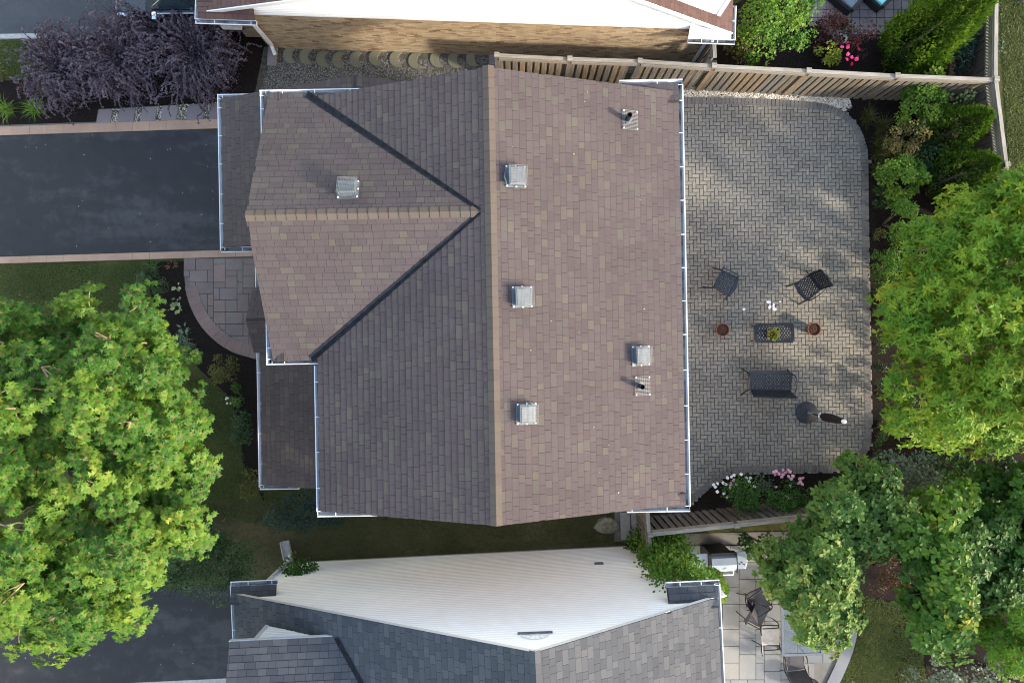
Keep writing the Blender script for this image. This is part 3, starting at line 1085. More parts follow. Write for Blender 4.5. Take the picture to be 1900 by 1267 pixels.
def vent(x, y, side='E', rz=0.0, broken=False):
    if side == 'E':
        z = ZR - (ZR - ZE) / (EX - RX) * (x - RX)
        nrm = Vector(((ZR - ZE), 0, EX - RX)).normalized()
        u = Vector((0, 1, 0))
    else:
        z = FZ - fs_ * abs(y - FY)
        nrm = Vector((0, fs_, 1)).normalized()
        u = Vector((-1, 0, 0))
    v = nrm.cross(u)
    fr = Matrix((u, v, nrm)).transposed().to_4x4() @ Matrix.Rotation(rz, 4, 'Z')
    fr.translation = Vector((x, y, z + .012))
    m = MB()
    m.box((0, 0, .004), (.42, .42, .006))
    s, h0, h1 = .155, .012, .15
    P = [(-s, -s, h0), (s, -s, h0), (s, s, h0), (-s, s, h0), (-s * 1.12, -s * 1.12, h1 * .75), (s * 1.12, -s * 1.12, h1 * .75), (s * 1.12, s * 1.12, h1), (-s * 1.12, s * 1.12, h1), (-s * .95, -s * .95, h1 * .9), (s * .95, -s * .95, h1 * .9), (s * .95, s * .95, h1 + .02), (-s * .95, s * .95, h1 + .02)]
    m.add(P, [(0, 1, 5, 4), (1, 2, 6, 5), (2, 3, 7, 6), (3, 0, 4, 7), (4, 5, 9, 8), (5, 6, 10, 9), (6, 7, 11, 10), (7, 4, 8, 11), (8, 9, 10, 11)])
    vo = m.build("roof_vent", M['vent'], house)
    vo.matrix_local = fr
    m = MB()
    t = .19
    for k in range(13):
        a = -t + 2 * t * k / 12
        m.bar((a, -t, h1 + .035), (a, t, h1 + .045), .0045, .0045)
        m.bar((-t, a, h1 + .040), (t, a, h1 + .040), .0045, .0045)
    for a in (-t, t):
        for k in range(9):
            b = -t + 2 * t * k / 8
            m.bar((a, b, .0), (a, b, h1 + .04), .004, .004, up=(0, 1, 0))
            m.bar((b, a, .0), (b, a, h1 + .04), .004, .004, up=(0, 1, 0))
    m.build("vent_guard", M['wire'], vo)["kind"] = 'stuff'
    for a, b in ((-t, -t), (t, -t), (t, t), (-t, t), (-t - .01, 0), (t + .01, 0)):
        k_ = MB().lathe([(.004, 0), (.017, .004), (.016, .016), (.006, .022)], 8, (a, b, h1 + .035 if False else .03)).build("guard_knob", M['knob'], vo)
    if broken:
        MB().tube([(-.16, .22, .10), (-.02, .25, .06), (.06, .22, .03)][::-1], .014, 6).build("guard_flap", M['vent'], vo)


def L2(px, py, z):
    x, y, _ = W(px, py, z)
    return (x * cth + y * sth, -x * sth + y * cth)


for (px, py, zz, br) in ((956, 328, 6.55, True), (968, 551, 6.5, False), (1189, 660, 5.65, False), (976, 767, 6.45, False)):
    x, y = L2(px, py, zz)
    vent(x, y, 'E', R.uniform(-.03, .03), br)
x, y = L2(645, 352, 6.45)
vent(x, y, 'N', .02)
for (px, py) in ((1163, 224), (1187, 716)):
    zz = 5.62
    x, y = L2(px, py, zz)
    z = ZR - (ZR - ZE) / (EX - RX) * (x - RX)
    nrm = Vector(((ZR - ZE), 0, EX - RX)).normalized()
    u = Vector((0, 1, 0))
    fr = Matrix((u, nrm.cross(u), nrm)).transposed().to_4x4()
    fr.translation = Vector((x, y, z + .012))
    m = MB()
    m.tube([(0, 0, 0), (.0, -.02 + .02, .05)], .085, 14)
    po = m.build("vent_pipe", M['lead'], house)
    po.matrix_local = fr
    inv = fr.to_3x3().inverted()
    up = inv @ Vector((0, 0, 1))
    m = MB()
    hgt = .33
    n = 14
    sd = up.orthogonal().normalized()
    td = up.cross(sd)
    P = []
    for tt, r in ((0, .055), (hgt, .055), (hgt, .044), (hgt - .15, .044)):
        P += [up * tt + (sd * math.cos(2 * PI * k / n) + td * math.sin(2 * PI * k / n)) * r for k in range(n)]
    F = [(a * n + k, a * n + (k + 1) % n, (a + 1) * n + (k + 1) % n, (a + 1) * n + k) for a in range(3) for k in range(n)]
    F.append(tuple(range(3 * n, 4 * n)))
    m.add(P, F)
    m.build("pipe_stack", M['black'], po)
    m = MB()
    for k in range(15):
        a = -.20 + .4 * k / 14
        m.bar((a, -.24, .03), (a, .12, .03), .007, .004)
    for k in range(9):
        b = -.24 + .36 * k / 8
        m.bar((-.2, b, .027), (.2, b, .027), .004, .004)
    m.build("vent_guard", M['wire'], po)["kind"] = 'stuff'
    for a, b in ((-.18, -.22), (.18, -.22), (.18, .10), (-.18, .10)):
        MB().lathe([(.004, 0), (.016, .004), (.015, .016), (.006, .022)], 8, (a, b, .03)).build("guard_knob", M['knob'], po)
# ------------------------------------------------------------------ siding helper
def siding(root, z0, z1, xl, xr, y, face, expo, mat, name="siding_board"):
    """lapped boards on the wall plane y (local), face = +1/-1 outward along y; xl/xr give the ends at height z"""
    z = z0
    while z < z1 - .02:
        zt = min(z + expo, z1)
        a0, b0, a1, b1 = xl(z), xr(z), xl(zt), xr(zt)
        if b1 - a1 < .02:
            a1 = b1 = (a1 + b1) / 2
        if b0 - a0 < .05:
            z = zt
            continue
        # dutch lap: a plain lower face, the top curving in under the next board
        pr, th = .022 * face, .002 * face
        zm, am, bm = z + (zt - z) * .72, a0 + (a1 - a0) * .72, b0 + (b1 - b0) * .72
        P = [(a0, y, z), (b0, y, z), (b0, y + pr, z), (a0, y + pr, z), (bm, y + pr * .95, zm), (am, y + pr * .95, zm), (b1, y + th, zt), (a1, y + th, zt)]
        MB().add(P, [(0, 1, 2, 3), (3, 2, 4, 5), (5, 4, 6, 7), (0, 3, 5, 7), (1, 6, 4, 2)]).build(name, mat, root)
        z = zt


# ------------------------------------------------------------------ white-sided house, bottom
sh = thing("house", "house with grey shingles and a tall white clapboard gable wall at the bottom", "house", (0, -6.117, 0), .0493)
SX, SZ = .447, 6.83
sl = .5407
sr = .546
rs = Roof(sh, M['shingle_grey'], M['deck_grey'], widths=(.15, .2, .25, .3), expo=.150)
RK = .10


def dorm(p):
    return p.y < -.6 and p.x > -5.9 and p.x < -2.2 and p.z < 4.37 + .36 * (-.45 - p.y)


rs.slope((-7.02, RK, SZ - sl * (SX + 7.02)), (0, -1, 0), (1, 0, 0), SX + 7.02, sl * (SX + 7.02), 9.0, skip=lambda p: dorm(p) or p.y < -4.6)
rs.slope((4.66, RK - 9.0, SZ - sr * (4.66 - SX)), (0, 1, 0), (-1, 0, 0), 4.66 - SX, sr * (4.66 - SX), 9.0, skip=lambda p: p.y < -4.6)
# front upper storey that rises through the left slope
rs.slope((-1.2, -.43, 4.37), (-1, 0, 0), (0, -1, 0), 3.6, 1.30, 5.3, skip=lambda p: SZ - sl * (SX - p.x) > p.z + .12)
rs.slope((-7.02, .30, 2.78), (-1, 0, 0), (0, -1, 0), .42, .12, .02 + .02) if False else None
rs.slope((-5.95, .28, 2.74), (-1, 0, 0), (0, -1, 0), .40, .16, 1.14, dthick=.05, name="return_roof", vis=lambda p: False)
rs.slope((4.66, .34, 4.44), (-1, 0, 0), (0, -1, 0), .44, .20, 1.12, dthick=.05, name="return_roof", vis=lambda p: False)
rs.emit(300)
ridge_caps(sh, (SX, RK - 4.6, SZ), (SX, RK, SZ), (1, 0, 0), (-1, 0, 0), sr, sl, M['shingle_grey'])
# valley line of the front storey
b = Vector((SX - (SZ - 4.37) / sl, -.43, 4.40))
t = Vector((SX - (SZ - 5.6) / sl, -.43 - (5.6 - 4.37) / .361, 5.63))
MB().add([b + Vector((0, 0, .02)), b + Vector((.12, 0, .085)), t + Vector((.12, 0, .085)), t + Vector((0, 0, .02))], [(0, 1, 2, 3)]).build("valley_flashing", M['flashing'], sh)
xl = lambda z: max(-6.55, SX - (SZ - .12 - z) / sl)
xr = lambda z: min(4.95, SX + (SZ - .12 - z) / sr)
siding(sh, .22, SZ - .13, xl, xr, 0, 1, .112, M['white_siding'])
m = MB()
m.box((-.8, -4.6, .11), (11.46, 9.16, .22))
m.build("foundation", M['concrete'], sh)
m = MB()
m.add([(-6.55, -.012, .2), (4.5, -.012, .2), (4.5, -.012, 4.3), (SX, -.012, 6.7), (-6.55, -.012, 2.85)], [(0, 1, 2, 3, 4)])
m.add([(-6.55, -.012, .2), (-6.55, -9, .2), (-6.55, -9, 2.85), (-6.55, -.012, 2.85)], [(0, 1, 2, 3)])
m.add([(4.5, -.012, .2), (4.5, -9, .2), (4.5, -9, 4.3), (4.5, -.012, 4.3)], [(3, 2, 1, 0)])
m.add([(-5.97, -.55, 3.3), (-5.97, -6, 3.3), (-5.97, -6, 4.4), (-5.97, -.55, 4.4)], [(0, 1, 2, 3)])
m.build("wall_core", M['white_siding'], sh)
siding(sh, 3.36, 4.36, lambda z: max(-5.97, -5.97), lambda z: SX - (SZ - z) / sl + .1, -.53, 1, .10, M['white_siding'])
MB().box((-6.0, -.52, 3.85), (.10, .06, 1.1)).build("corner_trim", M['white_metal'], sh)
# rake boards
for xa, xb, s in ((-7.0, SX, sl), (4.64, SX, sr)):
    za, zb = SZ - s * abs(SX - xa) - .03, SZ - .03
    m = MB()
    m.bar((xa, RK - .012, za - .035), (xb, RK - .012, zb - .035), .028, .09, up=(0, 0, 1))
    m.build("rake_board", M['white_metal'], sh)
m = MB().bar((-6.52, -.43, 4.31), (-3.9, -.43, 4.31), .03, .09)
m.build("fascia", M['white_metal'], sh)
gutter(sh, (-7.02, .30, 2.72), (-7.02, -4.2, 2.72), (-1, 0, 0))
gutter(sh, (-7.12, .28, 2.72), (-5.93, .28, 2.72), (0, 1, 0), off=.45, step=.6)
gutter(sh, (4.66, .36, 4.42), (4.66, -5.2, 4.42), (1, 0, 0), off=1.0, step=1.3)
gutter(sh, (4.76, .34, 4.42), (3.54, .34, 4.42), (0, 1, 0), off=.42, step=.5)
# downspout at the left corner
m = MB()
m.tube([(-6.5, .30, 2.6), (-6.48, .10, 2.45), (-6.48, .08, .35), (-6.46, .22, .14)], .045, 6)
m.build("downspout", M['white_metal'], sh)
MB().box((-6.55, .02, 1.4), (.12, .06, 2.5)).build("corner_trim", M['white_metal'], sh)
# small wall vent and ornamental gable piece
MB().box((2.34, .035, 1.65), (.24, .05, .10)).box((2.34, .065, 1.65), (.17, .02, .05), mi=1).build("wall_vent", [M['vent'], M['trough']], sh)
m = MB()
MB().bar((SX - .33, .05, 5.80), (SX + .40, .05, 5.82), .03, .045).build('ornament_bar', M['vent'], sh)
for k in range(11):
    a0, a1 = PI * k / 11, PI * (k + 1) / 11
    m.bar((SX + .03 - .30 * math.cos(a0), .04, 5.84 + .26 * math.sin(a0)), (SX + .03 - .30 * math.cos(a1), .04, 5.84 + .26 * math.sin(a1)), .010, .014, up=(0, 1, 0))
for k in range(1, 6):
    a0 = PI * k / 6
    m.bar((SX + .03 - .06 * math.cos(a0), .04, 5.85), (SX + .03 - .29 * math.cos(a0), .04, 5.84 + .25 * math.sin(a0)), .006, .012, up=(0, 1, 0))
m.build("gable_ornament", M['white_metal'], sh)

# ------------------------------------------------------------------ brick house, top
nh = thing("house", "house with tan brick wall under white siding along the top", "house", (0, 8.37, 0), -.0328)
rn = Roof(nh, M['shingle_red'], M['deck_brown'], expo=.145)
nsl, nsr = .30, .58
NX, NZ = .807, 5.03
zl = lambda x: NZ - nsl * (NX - x) if x < NX else NZ - nsr * (x - NX)
rn.slope((-8.1, 2.6, zl(-8.1)), (0, -1, 0), (1, 0, 0), NX + 8.1, nsl * (NX + 8.1), 2.72, skip=lambda p: p.y > 1.4 or p.x > -3)
rn.slope((5.75, -.12, zl(5.75)), (0, 1, 0), (-1, 0, 0), 5.75 - NX, nsr * (5.75 - NX), 2.72, skip=lambda p: p.y > 1.0)
rn.slope((-8.1, -.30, 2.36), (1, 0, 0), (0, 1, 0), .40, .14, 1.45, dthick=.04, name="return_roof")
rn.emit(300)
MB().bar((-8.05, -.13, zl(-8.05) - .06), (NX, -.13, NZ - .06), .03, .12).build("rake_board", M['white_metal'], nh)
MB().bar((5.75, -.13, zl(5.75) - .06), (NX, -.13, NZ - .06), .03, .12).build("rake_board", M['white_metal'], nh)
xl2 = lambda z: max(-7.05, NX - (NZ - .12 - z) / nsl)
xr2 = lambda z: min(5.35, NX + (NZ - .12 - z) / nsr)
siding(nh, 2.12, NZ - .13, xl2, xr2, -.02, -1, .10, M['white_siding'])
m = MB()
m.box((-.85, 2.6, 1.06), (12.5, 5.2, 2.12))
m.box((-7.45, 2.9, 1.06), (.7, 5.2, 2.12))
m.add([(-7.1, .0, 2.1), (5.4, .0, 2.1), (5.3, .0, 2.4), (NX, .0, 4.95), (-7.1, 0, 2.6)], [(0, 1, 2, 3, 4)])
m.build("wall_core", M['mortar'], nh)
items = []
bl, bh = .215, .072
for j in range(29):
    x = -7.1 + (bl / 2 if j % 2 else 0)
    while x < 5.35:
        mt = Matrix.Translation((x, -.004 - R.uniform(0, .006), j * bh + .01))
        items.append(((bl, bh), mt, 1.0 / (1 + abs(x)) * (1 + j * .02)))
        x += bl


def brick_t(key):
    l, h = key
    vs = [(0, .03, 0), (l - .011, .03, 0), (l - .011, .03, h - .011), (0, .03, h - .011), (0, -.008, 0), (l - .011, -.008, 0), (l - .011, -.008, h - .011), (0, -.008, h - .011)]
    return vs, [(4, 5, 6, 7), (0, 1, 5, 4), (1, 2, 6, 5), (2, 3, 7, 6), (3, 0, 4, 7)]


field(nh, "brick", "brick_field", items, brick_t, M['brick_tan'], 300)
items = []
for j in range(29):
    x = -7.8 + (bl / 2 if j % 2 else 0)
    while x < -7.15:
        items.append(((bl, bh), Matrix.Translation((x, .296, j * bh + .01)), 1))
        x += bl
field(nh, "brick", "brick_field", items, brick_t, M['brick_tan'], 300)
# side dormer with a white cheek wall on the right slope
siding(nh, 2.4, 5.2, lambda z: max(2.3, NX + (NZ - z) / nsr - .1), lambda z: 5.25, .20, -1, .10, M['white_siding'])
m = MB()
m.box((5.31, .22, 3.7), (.12, .10, 3.0))
m.build("corner_trim", M['white_metal'], nh)
m = MB()
m.box((4.0, 1.7, 5.28), (3.4, 3.2, .12))
m.add([(5.30, .26, 2.3), (5.30, 3, 2.3), (5.30, 3, 5.2), (5.30, .26, 5.2)], [(0, 1, 2, 3)])
m.build("dormer_roof", M['white_siding'], nh)
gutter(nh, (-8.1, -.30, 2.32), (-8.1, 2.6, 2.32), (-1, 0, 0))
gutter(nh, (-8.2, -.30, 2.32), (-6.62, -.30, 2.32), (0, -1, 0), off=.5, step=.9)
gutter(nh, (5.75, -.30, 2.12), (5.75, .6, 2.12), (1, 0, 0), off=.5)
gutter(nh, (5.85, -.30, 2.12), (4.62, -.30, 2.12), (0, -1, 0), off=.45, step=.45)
strip3(nh, "return_flashing", [(4.62, -.02, 2.35), (4.62, -.30, 2.135), (5.72, -.30, 2.135), (5.72, -.14, 2.20)], M['white_metal'])
MB().bar((-6.95, -.09, 2.2), (-6.93, -.06, .35), .085, .07, up=(0, 1, 0)).bar((-6.93, -.06, .35), (-6.90, -.25, .12), .085, .07).build("downspout", M['white_metal'], nh)
MB().bar((5.28, -.32, 2.05), (5.28, -.07, 1.8), .075, .06).bar((5.28, -.07, 1.8), (5.28, -.06, .15), .075, .06, up=(0, 1, 0)).build("downspout", M['white_metal'], nh)
MB().box((-7.42, -.16, 1.95), (.5, .35, .2)).build("meter_box", M['concrete'], nh)


# ------------------------------------------------------------------ fences
def fence(name, label, pts, posts, side, top=1.7, lattice=False, gaps=(), wood='wood', capw=.10, pitch=.20, cat="fence", bw=.135, both=True):
    """pts: photograph points of the top edge; side = +1 when the boards we see face the left of the run"""
    P = [Vector(W(x, y, top)) for x, y in pts]
    root = thing(name, label, cat, (P[0].x, P[0].y, 0))
    o0 = Vector((P[0].x, P[0].y, 0))
    P = [Vector((p.x, p.y, 0)) - o0 for p in P]
    bm_ = {}
    for i in range(len(P) - 1):
        a, b = P[i], P[i + 1]
        d = (b - a)
        L = d.length
        d.normalize()
        nr = Vector((-d.y, d.x, 0)) * side
        ang = math.atan2(d.y, d.x)
        bt = top - .34 if lattice else top - .06
        z = Vector((0, 0, 1))
        # post at the start (and at the very end)
        for k, p in enumerate([a] + ([b] if i == len(P) - 2 else [])):
            if posts[i + k]:
                pm = MB().box((0, 0, top / 2 + .03), (.10, .10, top + .06)).box((0, 0, top + .075), (.135, .135, .03), mi=1)
                po = pm.build("post", [M[wood], M['wood_cap']], root)
                po.location = p
                po.rotation_euler = (0, 0, ang)
        if (i in gaps):
            pass
        else:
            MB().box((L / 2, 0, 0), (L - .11, capw, .038)).build("cap_rail", M['wood_cap'], root).matrix_local = Matrix.Translation(a + z * (top + .02)) @ Matrix.Rotation(ang, 4, 'Z')
        for zz, nm in ((top - .09, "top_rail"), (.16, "bottom_rail")):
            MB().box((L / 2, 0, 0), (L - .11, .04, .13 if nm == "top_rail" else .09)).build(nm, M['wood_cap'] if nm == "top_rail" else M[wood], root).matrix_local = Matrix.Translation(a + nr * (.0 if nm == "bottom_rail" else .045) + z * zz) @ Matrix.Rotation(ang, 4, 'Z')
        n = int((L - .1) / pitch)
        if 'b' not in bm_:
            hb = bt - .10
            bm_['b'] = MB().box((0, 0, 0), (bw, .018, hb)).mesh("board", M[wood])
        for k in range(n):
            for sd in ((1, -1) if both else (1,)):
                off = pitch * (k + .5 + (.5 if sd < 0 else 0))
                if off > L - .08:
                    continue
                o = bpy.data.objects.new("board", bm_['b'])
                COL.objects.link(o)
                o.parent = root
                o.location = a + d * off + nr * (.036 * sd) + z * (.08 + (bt - .10) / 2 + R.uniform(-.012, .012))
                o.rotation_euler = (0, R.gauss(0, .006), ang)
        if lattice:
            m = MB()
            zz0, zz1 = top - .33, top - .03
            x = 0
            while x < L:
                for s in (1, -1):
                    p0 = a + d * x + z * (zz0 if s > 0 else zz1) + nr * (.012 * s)
                    p1 = a + d * min(L, x + .3) + z * (zz1 if s > 0 else zz0) + nr * (.012 * s)
                    m.bar(p0, p1, .008, .030, up=(0, 0, 1))
                x += .085
            m.build("lattice", M['wood_cap'], root)["kind"] = 'stuff'
            MB().box((L / 2, 0, 0), (L, .05, .05)).build("lattice_rail", M['wood_cap'], root).matrix_local = Matrix.Translation(a + z * (zz0 - .02)) @ Matrix.Rotation(ang, 4, 'Z')
    return root


fence("wooden_fence", "weathered wooden fence with gapped boards running along the pale pebble strip", [(922, 104), (1057, 111), (1187, 115), (1324, 124), (1499, 133), (1663, 142), (1846, 149)], (1, 1, 1, 1, 1, 1, 1), -1, gaps=())
fence("lattice_fence", "wooden fence topped with a lattice strip, at the right behind the cone shaped cedars", [(1848, -60), (1846, 146), (1866, 306), (1880, 420), (1890, 560)], (1, 0, 1, 1, 1), -1, lattice=True, wood='wood_grey')
fence("wooden_fence", "dark weathered wooden fence behind the flowering rose bushes", [(1206, 991), (1366, 974), (1526, 957), (1690, 940)], (1, 1, 1, 1), 1, wood='wood_grey')
fence("wooden_gate", "narrow wooden gate panel closing the passage beside the white clapboard wall", [(1200, 934), (1208, 1045)], (1, 1), -1, pitch=.16, cat="gate", both=False)
fence("wooden_fence", "short wooden fence panel beside the white corner gutter of the brick house", [(1324, 70), (1326, 112)], (1, 0), -1, cat="fence", both=False)

# ------------------------------------------------------------------ patio furniture
def lattice_panel(m, w0, w1, L, fr, pitch=.074, bw=.034, fw=.055, bow=0.0):
    """openwork panel in the xy plane (x across, y along), tapering w0 to w1, placed by fr"""
    def half(y):
        return (w0 + (w1 - w0) * y / L) / 2
    T = lambda x, y, z=0.0: fr @ Vector((x, y + bow * (1 - (2 * x / w0) ** 2) * (1 - y / L), z))
    n = 8
    for k in range(n):
        for y in (0, L):
            x0, x1 = -half(y) + 2 * half(y) * k / n, -half(y) + 2 * half(y) * (k + 1) / n
            m.bar(T(x0, y), T(x1, y), fw, .022, up=fr.to_3x3() @ Vector((0, 0, 1)))
    for s in (-1, 1):
        m.bar(T(s * half(0), 0), T(s * half(L), L), fw, .022, up=fr.to_3x3() @ Vector((0, 0, 1)))
    W_ = max(w0, w1)
    for s in (1, -1):
        c = -W_ / 2 - L
        while c < W_ / 2 + L:
            # line x = c + s*0.62*y
            pts = []
            for k in range(41):
                y = L * k / 40
                x = c + s * .62 * y + (L * .62 if s < 0 else 0)
                if abs(x) <= half(y):
                    pts.append((x, y))
            if len(pts) > 1:
                (xa, ya), (xb, yb) = pts[0], pts[-1]
                xm, ym = (xa + xb) / 2, (ya + yb) / 2
                m.bar(T(xa, ya, .002 * s), T(xm, ym, .002 * s), bw, .010, up=fr.to_3x3() @ Vector((0, 0, 1)))
                m.bar(T(xm, ym, .002 * s), T(xb, yb, .002 * s), bw, .010, up=fr.to_3x3() @ Vector((0, 0, 1)))
            c += pitch
    return m


def armchair(loc, face, label, width=.56, name="armchair", cat="chair", tilt=14, bench=False):
    """face: direction in the plan the sitter looks to"""
    rz = math.atan2(face[1], face[0]) - PI / 2          # local +y is forward
    root = thing(name, label, cat, loc, rz, None if bench else "cast metal patio armchairs")
    sw = width
    m = lattice_panel(MB(), sw * .92, sw, .50, Matrix.Translation((0, -.22, .43)), bow=0)
    m.bar((-sw / 2, .28, .43), (0, .33, .435), .06, .024).bar((0, .33, .435), (sw / 2, .28, .43), .06, .024)
    m.build("seat", M['iron'], root)
    t = math.radians(tilt)
    fr = Matrix.Translation((0, -.23, .45)) @ Matrix.Rotation(PI / 2 + t, 4, 'X')
    hb = .50 if not bench else .46
    m = lattice_panel(MB(), sw * .9, sw * .96, hb, fr, pitch=.066)
    tp = fr @ Vector((0, hb + .05, 0))
    le, re = fr @ Vector((-sw * .48, hb - .02, 0)), fr @ Vector((sw * .48, hb - .02, 0))
    m.bar(le, tp, .035, .028).bar(tp, re, .035, .028)
    if bench:
        c0 = fr @ Vector((0, 0, .004))
        m.bar(c0, fr @ Vector((0, hb, .004)), .06, .02, up=(0, -1, 0))
    m.build("backrest", M['iron'], root)
    for s in (-1, 1):
        x = s * (sw / 2 + .02)
        MB().tube(smooth_path([(x, .25, .44), (x * 1.04, .20, .60), (x * 1.08, .02, .655), (x * 1.05, -.18, .65), (x * .98, -.30, .66)], 3), .017, 6).build("armrest", M['iron'], root)
        MB().tube(smooth_path([(x * .98, .24, .43), (x * 1.02, .30, .22), (x * 1.06, .36, .0)], 3), [.02] * 6 + [.024], 6).build("leg", M['iron'], root)
        MB().tube(smooth_path([(x * .95, -.22, .43), (x * 1.0, -.29, .22), (x * 1.06, -.40, .0)], 3), [.02] * 6 + [.024], 6).build("leg", M['iron'], root)
    return root


armchair(W(1336, 527, .02)[:2] + (.052,), (.88, -.47), "black cast metal armchair nearest the house gutter, its back to the house")
armchair(W(1488, 534, .02)[:2] + (.052,), (-.80, -.60), "black cast metal armchair at the garden side of the table, facing the house")
armchair(W(1418, 708, .02)[:2] + (.052,), (.03, 1), "wide black cast metal loveseat with openwork back beside the parasol base", width=1.22, name="loveseat", cat="bench", tilt=20, bench=True)

tb = thing("coffee_table", "rectangular black perforated metal table with a plant standing on it", "table", W(1430, 618, .2)[:2] + (.052,), .0)
m = MB()
w2, l2, zt = .56, 1.13, .42
m.bar((-l2 / 2 + .03, -w2 / 2 + .03, zt), (l2 / 2 - .03, -w2 / 2 + .03, zt), .07, .025).bar((-l2 / 2 + .03, w2 / 2 - .03, zt), (l2 / 2 - .03, w2 / 2 - .03, zt), .07, .025)
m.bar((-l2 / 2 + .03, -w2 / 2 + .05, zt - .002), (-l2 / 2 + .03, w2 / 2 - .05, zt - .002), .07, .025).bar((l2 / 2 - .03, -w2 / 2 + .05, zt - .002), (l2 / 2 - .03, w2 / 2 - .05, zt - .002), .07, .025)
lattice_panel(m, l2 - .14, l2 - .14, w2 - .14, Matrix.Translation((0, -(w2 - .14) / 2, zt + .001)), pitch=.080, bw=.036, fw=.02)
m.build("tabletop", M['iron'], tb, bevel=.004)
for sx in (-1, 1):
    for sy in (-1, 1):
        MB().tube(smooth_path([(sx * .46, sy * .20, zt), (sx * .44, sy * .18, .2), (sx * .50, sy * .23, 0)], 3), .018, 6).build("leg", M['iron'], tb)

pl = thing("potted_plant", "yellow green leafy plant in a square black pot on the metal table", "potted plant", W(1430, 619.5, .5)[:2] + (.487,), .0)
m = MB()
s0, s1, hh = .12, .16, .22
for a, b, c, d in (((-1, -1), (1, -1), 0, 0), ((1, -1), (1, 1), 0, 0), ((1, 1), (-1, 1), 0, 0), ((-1, 1), (-1, -1), 0, 0)):
    m.add([(a[0] * s0, a[1] * s0, 0), (b[0] * s0, b[1] * s0, 0), (b[0] * s1, b[1] * s1, hh), (a[0] * s1, a[1] * s1, hh)], [(0, 1, 2, 3)])
for a in range(4):
    c, s = math.cos(a * PI / 2), math.sin(a * PI / 2)
    m.bar((s1 * c - s1 * s, s1 * s + s1 * c, hh), (s1 * c + s1 * s, s1 * s - s1 * c, hh), .014, .016, mi=1)
m.add([(-s1, -s1, hh - .05), (s1, -s1, hh - .05), (s1, s1, hh - .05), (-s1, s1, hh - .05)], [(0, 1, 2, 3)], mi=2)
m.build("pot", [M['black'], M['wood_cap'], M['pot_soil']], pl)

for px, py, lab in ((1337, 612, "round terracotta flower pot with dry soil, between the table and the house"), (1505, 611, "round terracotta flower pot with dry soil, on the garden side of the table")):
    p = thing("flower_pot", lab, "flower pot", W(px, py, .15)[:2] + (.052,), 0, "terracotta pots on the patio")
    MB().lathe([(.12, 0), (.165, .25), (.19, .26), (.195, .32), (.175, .32), (.168, .27)], 24).build("pot", M['terracotta'], p, smooth=False)
    MB().lathe([(.17, .262), (.168, .275), (.10, .285), (.02, .29)], 20).build("soil", M['pot_soil'], p)

um = thing("patio_umbrella", "closed dark parasol standing in a round black base at the corner of the patio", "parasol", W(1496, 765, .03)[:2] + (.052,), 0)
MB().lathe([(.305, 0), (.32, .012), (.315, .035), (.24, .055), (.12, .085), (.06, .10), (.05, .12)], 36).build("base", M['umb_base'], um)
MB().lathe([(.032, .10), (.032, .42), (.028, .43)], 12).build("base_tube", M['steel'], um)
MB().lathe([(.02, .1), (.02, 2.25)], 10).build("pole", M['black'], um)
m = MB()
n = 16
prof = [(.060, .95), (.092, 1.05), (.105, 1.4), (.090, 1.8), (.058, 2.15), (.035, 2.24)]
P, F = [], []
for r, z in prof:
    for k in range(n):
        a = 2 * PI * k / n
        rr = r * (1.18 if k % 2 else .78)
        P.append((rr * math.cos(a), rr * math.sin(a), z))
for i in range(len(prof) - 1):
    for k in range(n):
        F.append((i * n + k, i * n + (k + 1) % n, (i + 1) * n + (k + 1) % n, (i + 1) * n + k))
m.add(P, F)
m.build("canopy", M['umb_cloth'], um)
MB().lathe([(.10, .96), (.104, .99), (.10, 1.03)], 16).build("strap", M['steel_white'], um)
MB().lathe([(.055, 2.20), (.06, 2.26), (.045, 2.30), (.01, 2.33)], 16).build("finial", M['steel_white'], um)

# ------------------------------------------------------------------ neighbours' things
bq = thing("barbecue", "stainless steel gas barbecue with two side shelves by the climbing vine", "barbecue", W(1338, 1040, .9)[:2] + (.052,), math.radians(3))
m = MB()
m.box((0, .0, .42), (.62, .46, .78))
m.build("cabinet", M['black'], bq, bevel=.01)
m = MB()
prof = [(-.27, .86), (-.27, .95), (-.20, 1.10), (-.02, 1.17), (.16, 1.13), (.25, 1.0), (.26, .86)]
P = [(-.34, y, z) for y, z in prof] + [(.34, y, z) for y, z in prof]
k = len(prof)
m.add(P, [(i, i + 1, k + i + 1, k + i) for i in range(k - 1)] + [tuple(range(k)), tuple(range(2 * k - 1, k - 1, -1))])
m.build("lid", M['steel'], bq)
MB().box((-.36, 0, 1.0), (.03, .54, .26)).build("lid_end", M['black'], bq)
MB().box((.36, 0, 1.0), (.03, .54, .26)).build("lid_end", M['black'], bq)
MB().box((0, .27, 1.0), (.70, .05, .2)).build("back_panel", M['black'], bq)
m = MB().tube([(-.28, -.24, 1.0), (-.28, -.34, 1.02), (.28, -.34, 1.02), (.28, -.24, 1.0)], .017, 8)
m.build("lid_handle", M['steel_white'], bq)
MB().lathe([(.035, 0), (.035, .02), (.01, .025)], 12, (0.03, -.15, 1.145)).build("thermometer", M['steel_white'], bq)
for s in (-1, 1):
    pts = [(s * .38, -.24), (s * .66, -.24), (s * .71, -.1), (s * .72, .05), (s * .70, .18), (s * .66, .24), (s * .38, .24)]
    if s > 0:
        pts = pts
    else:
        pts = pts[::-1]
    MB().prism(pts, .85, .90).build("side_shelf", M['steel'], bq, bevel=.008)
for x, y in ((.50, -.1), (.56, -.06), (.62, -.12)):
    MB().lathe([(.02, .90), (.02, .915)], 8, (x, y, 0)).build("knob", M['black'], bq)
for s in (-1, 1):
    MB().tube([(s * .29, -.2, 0), (s * .29, .2, 0)], .06, 10).build("wheel", M['tyre'], bq)

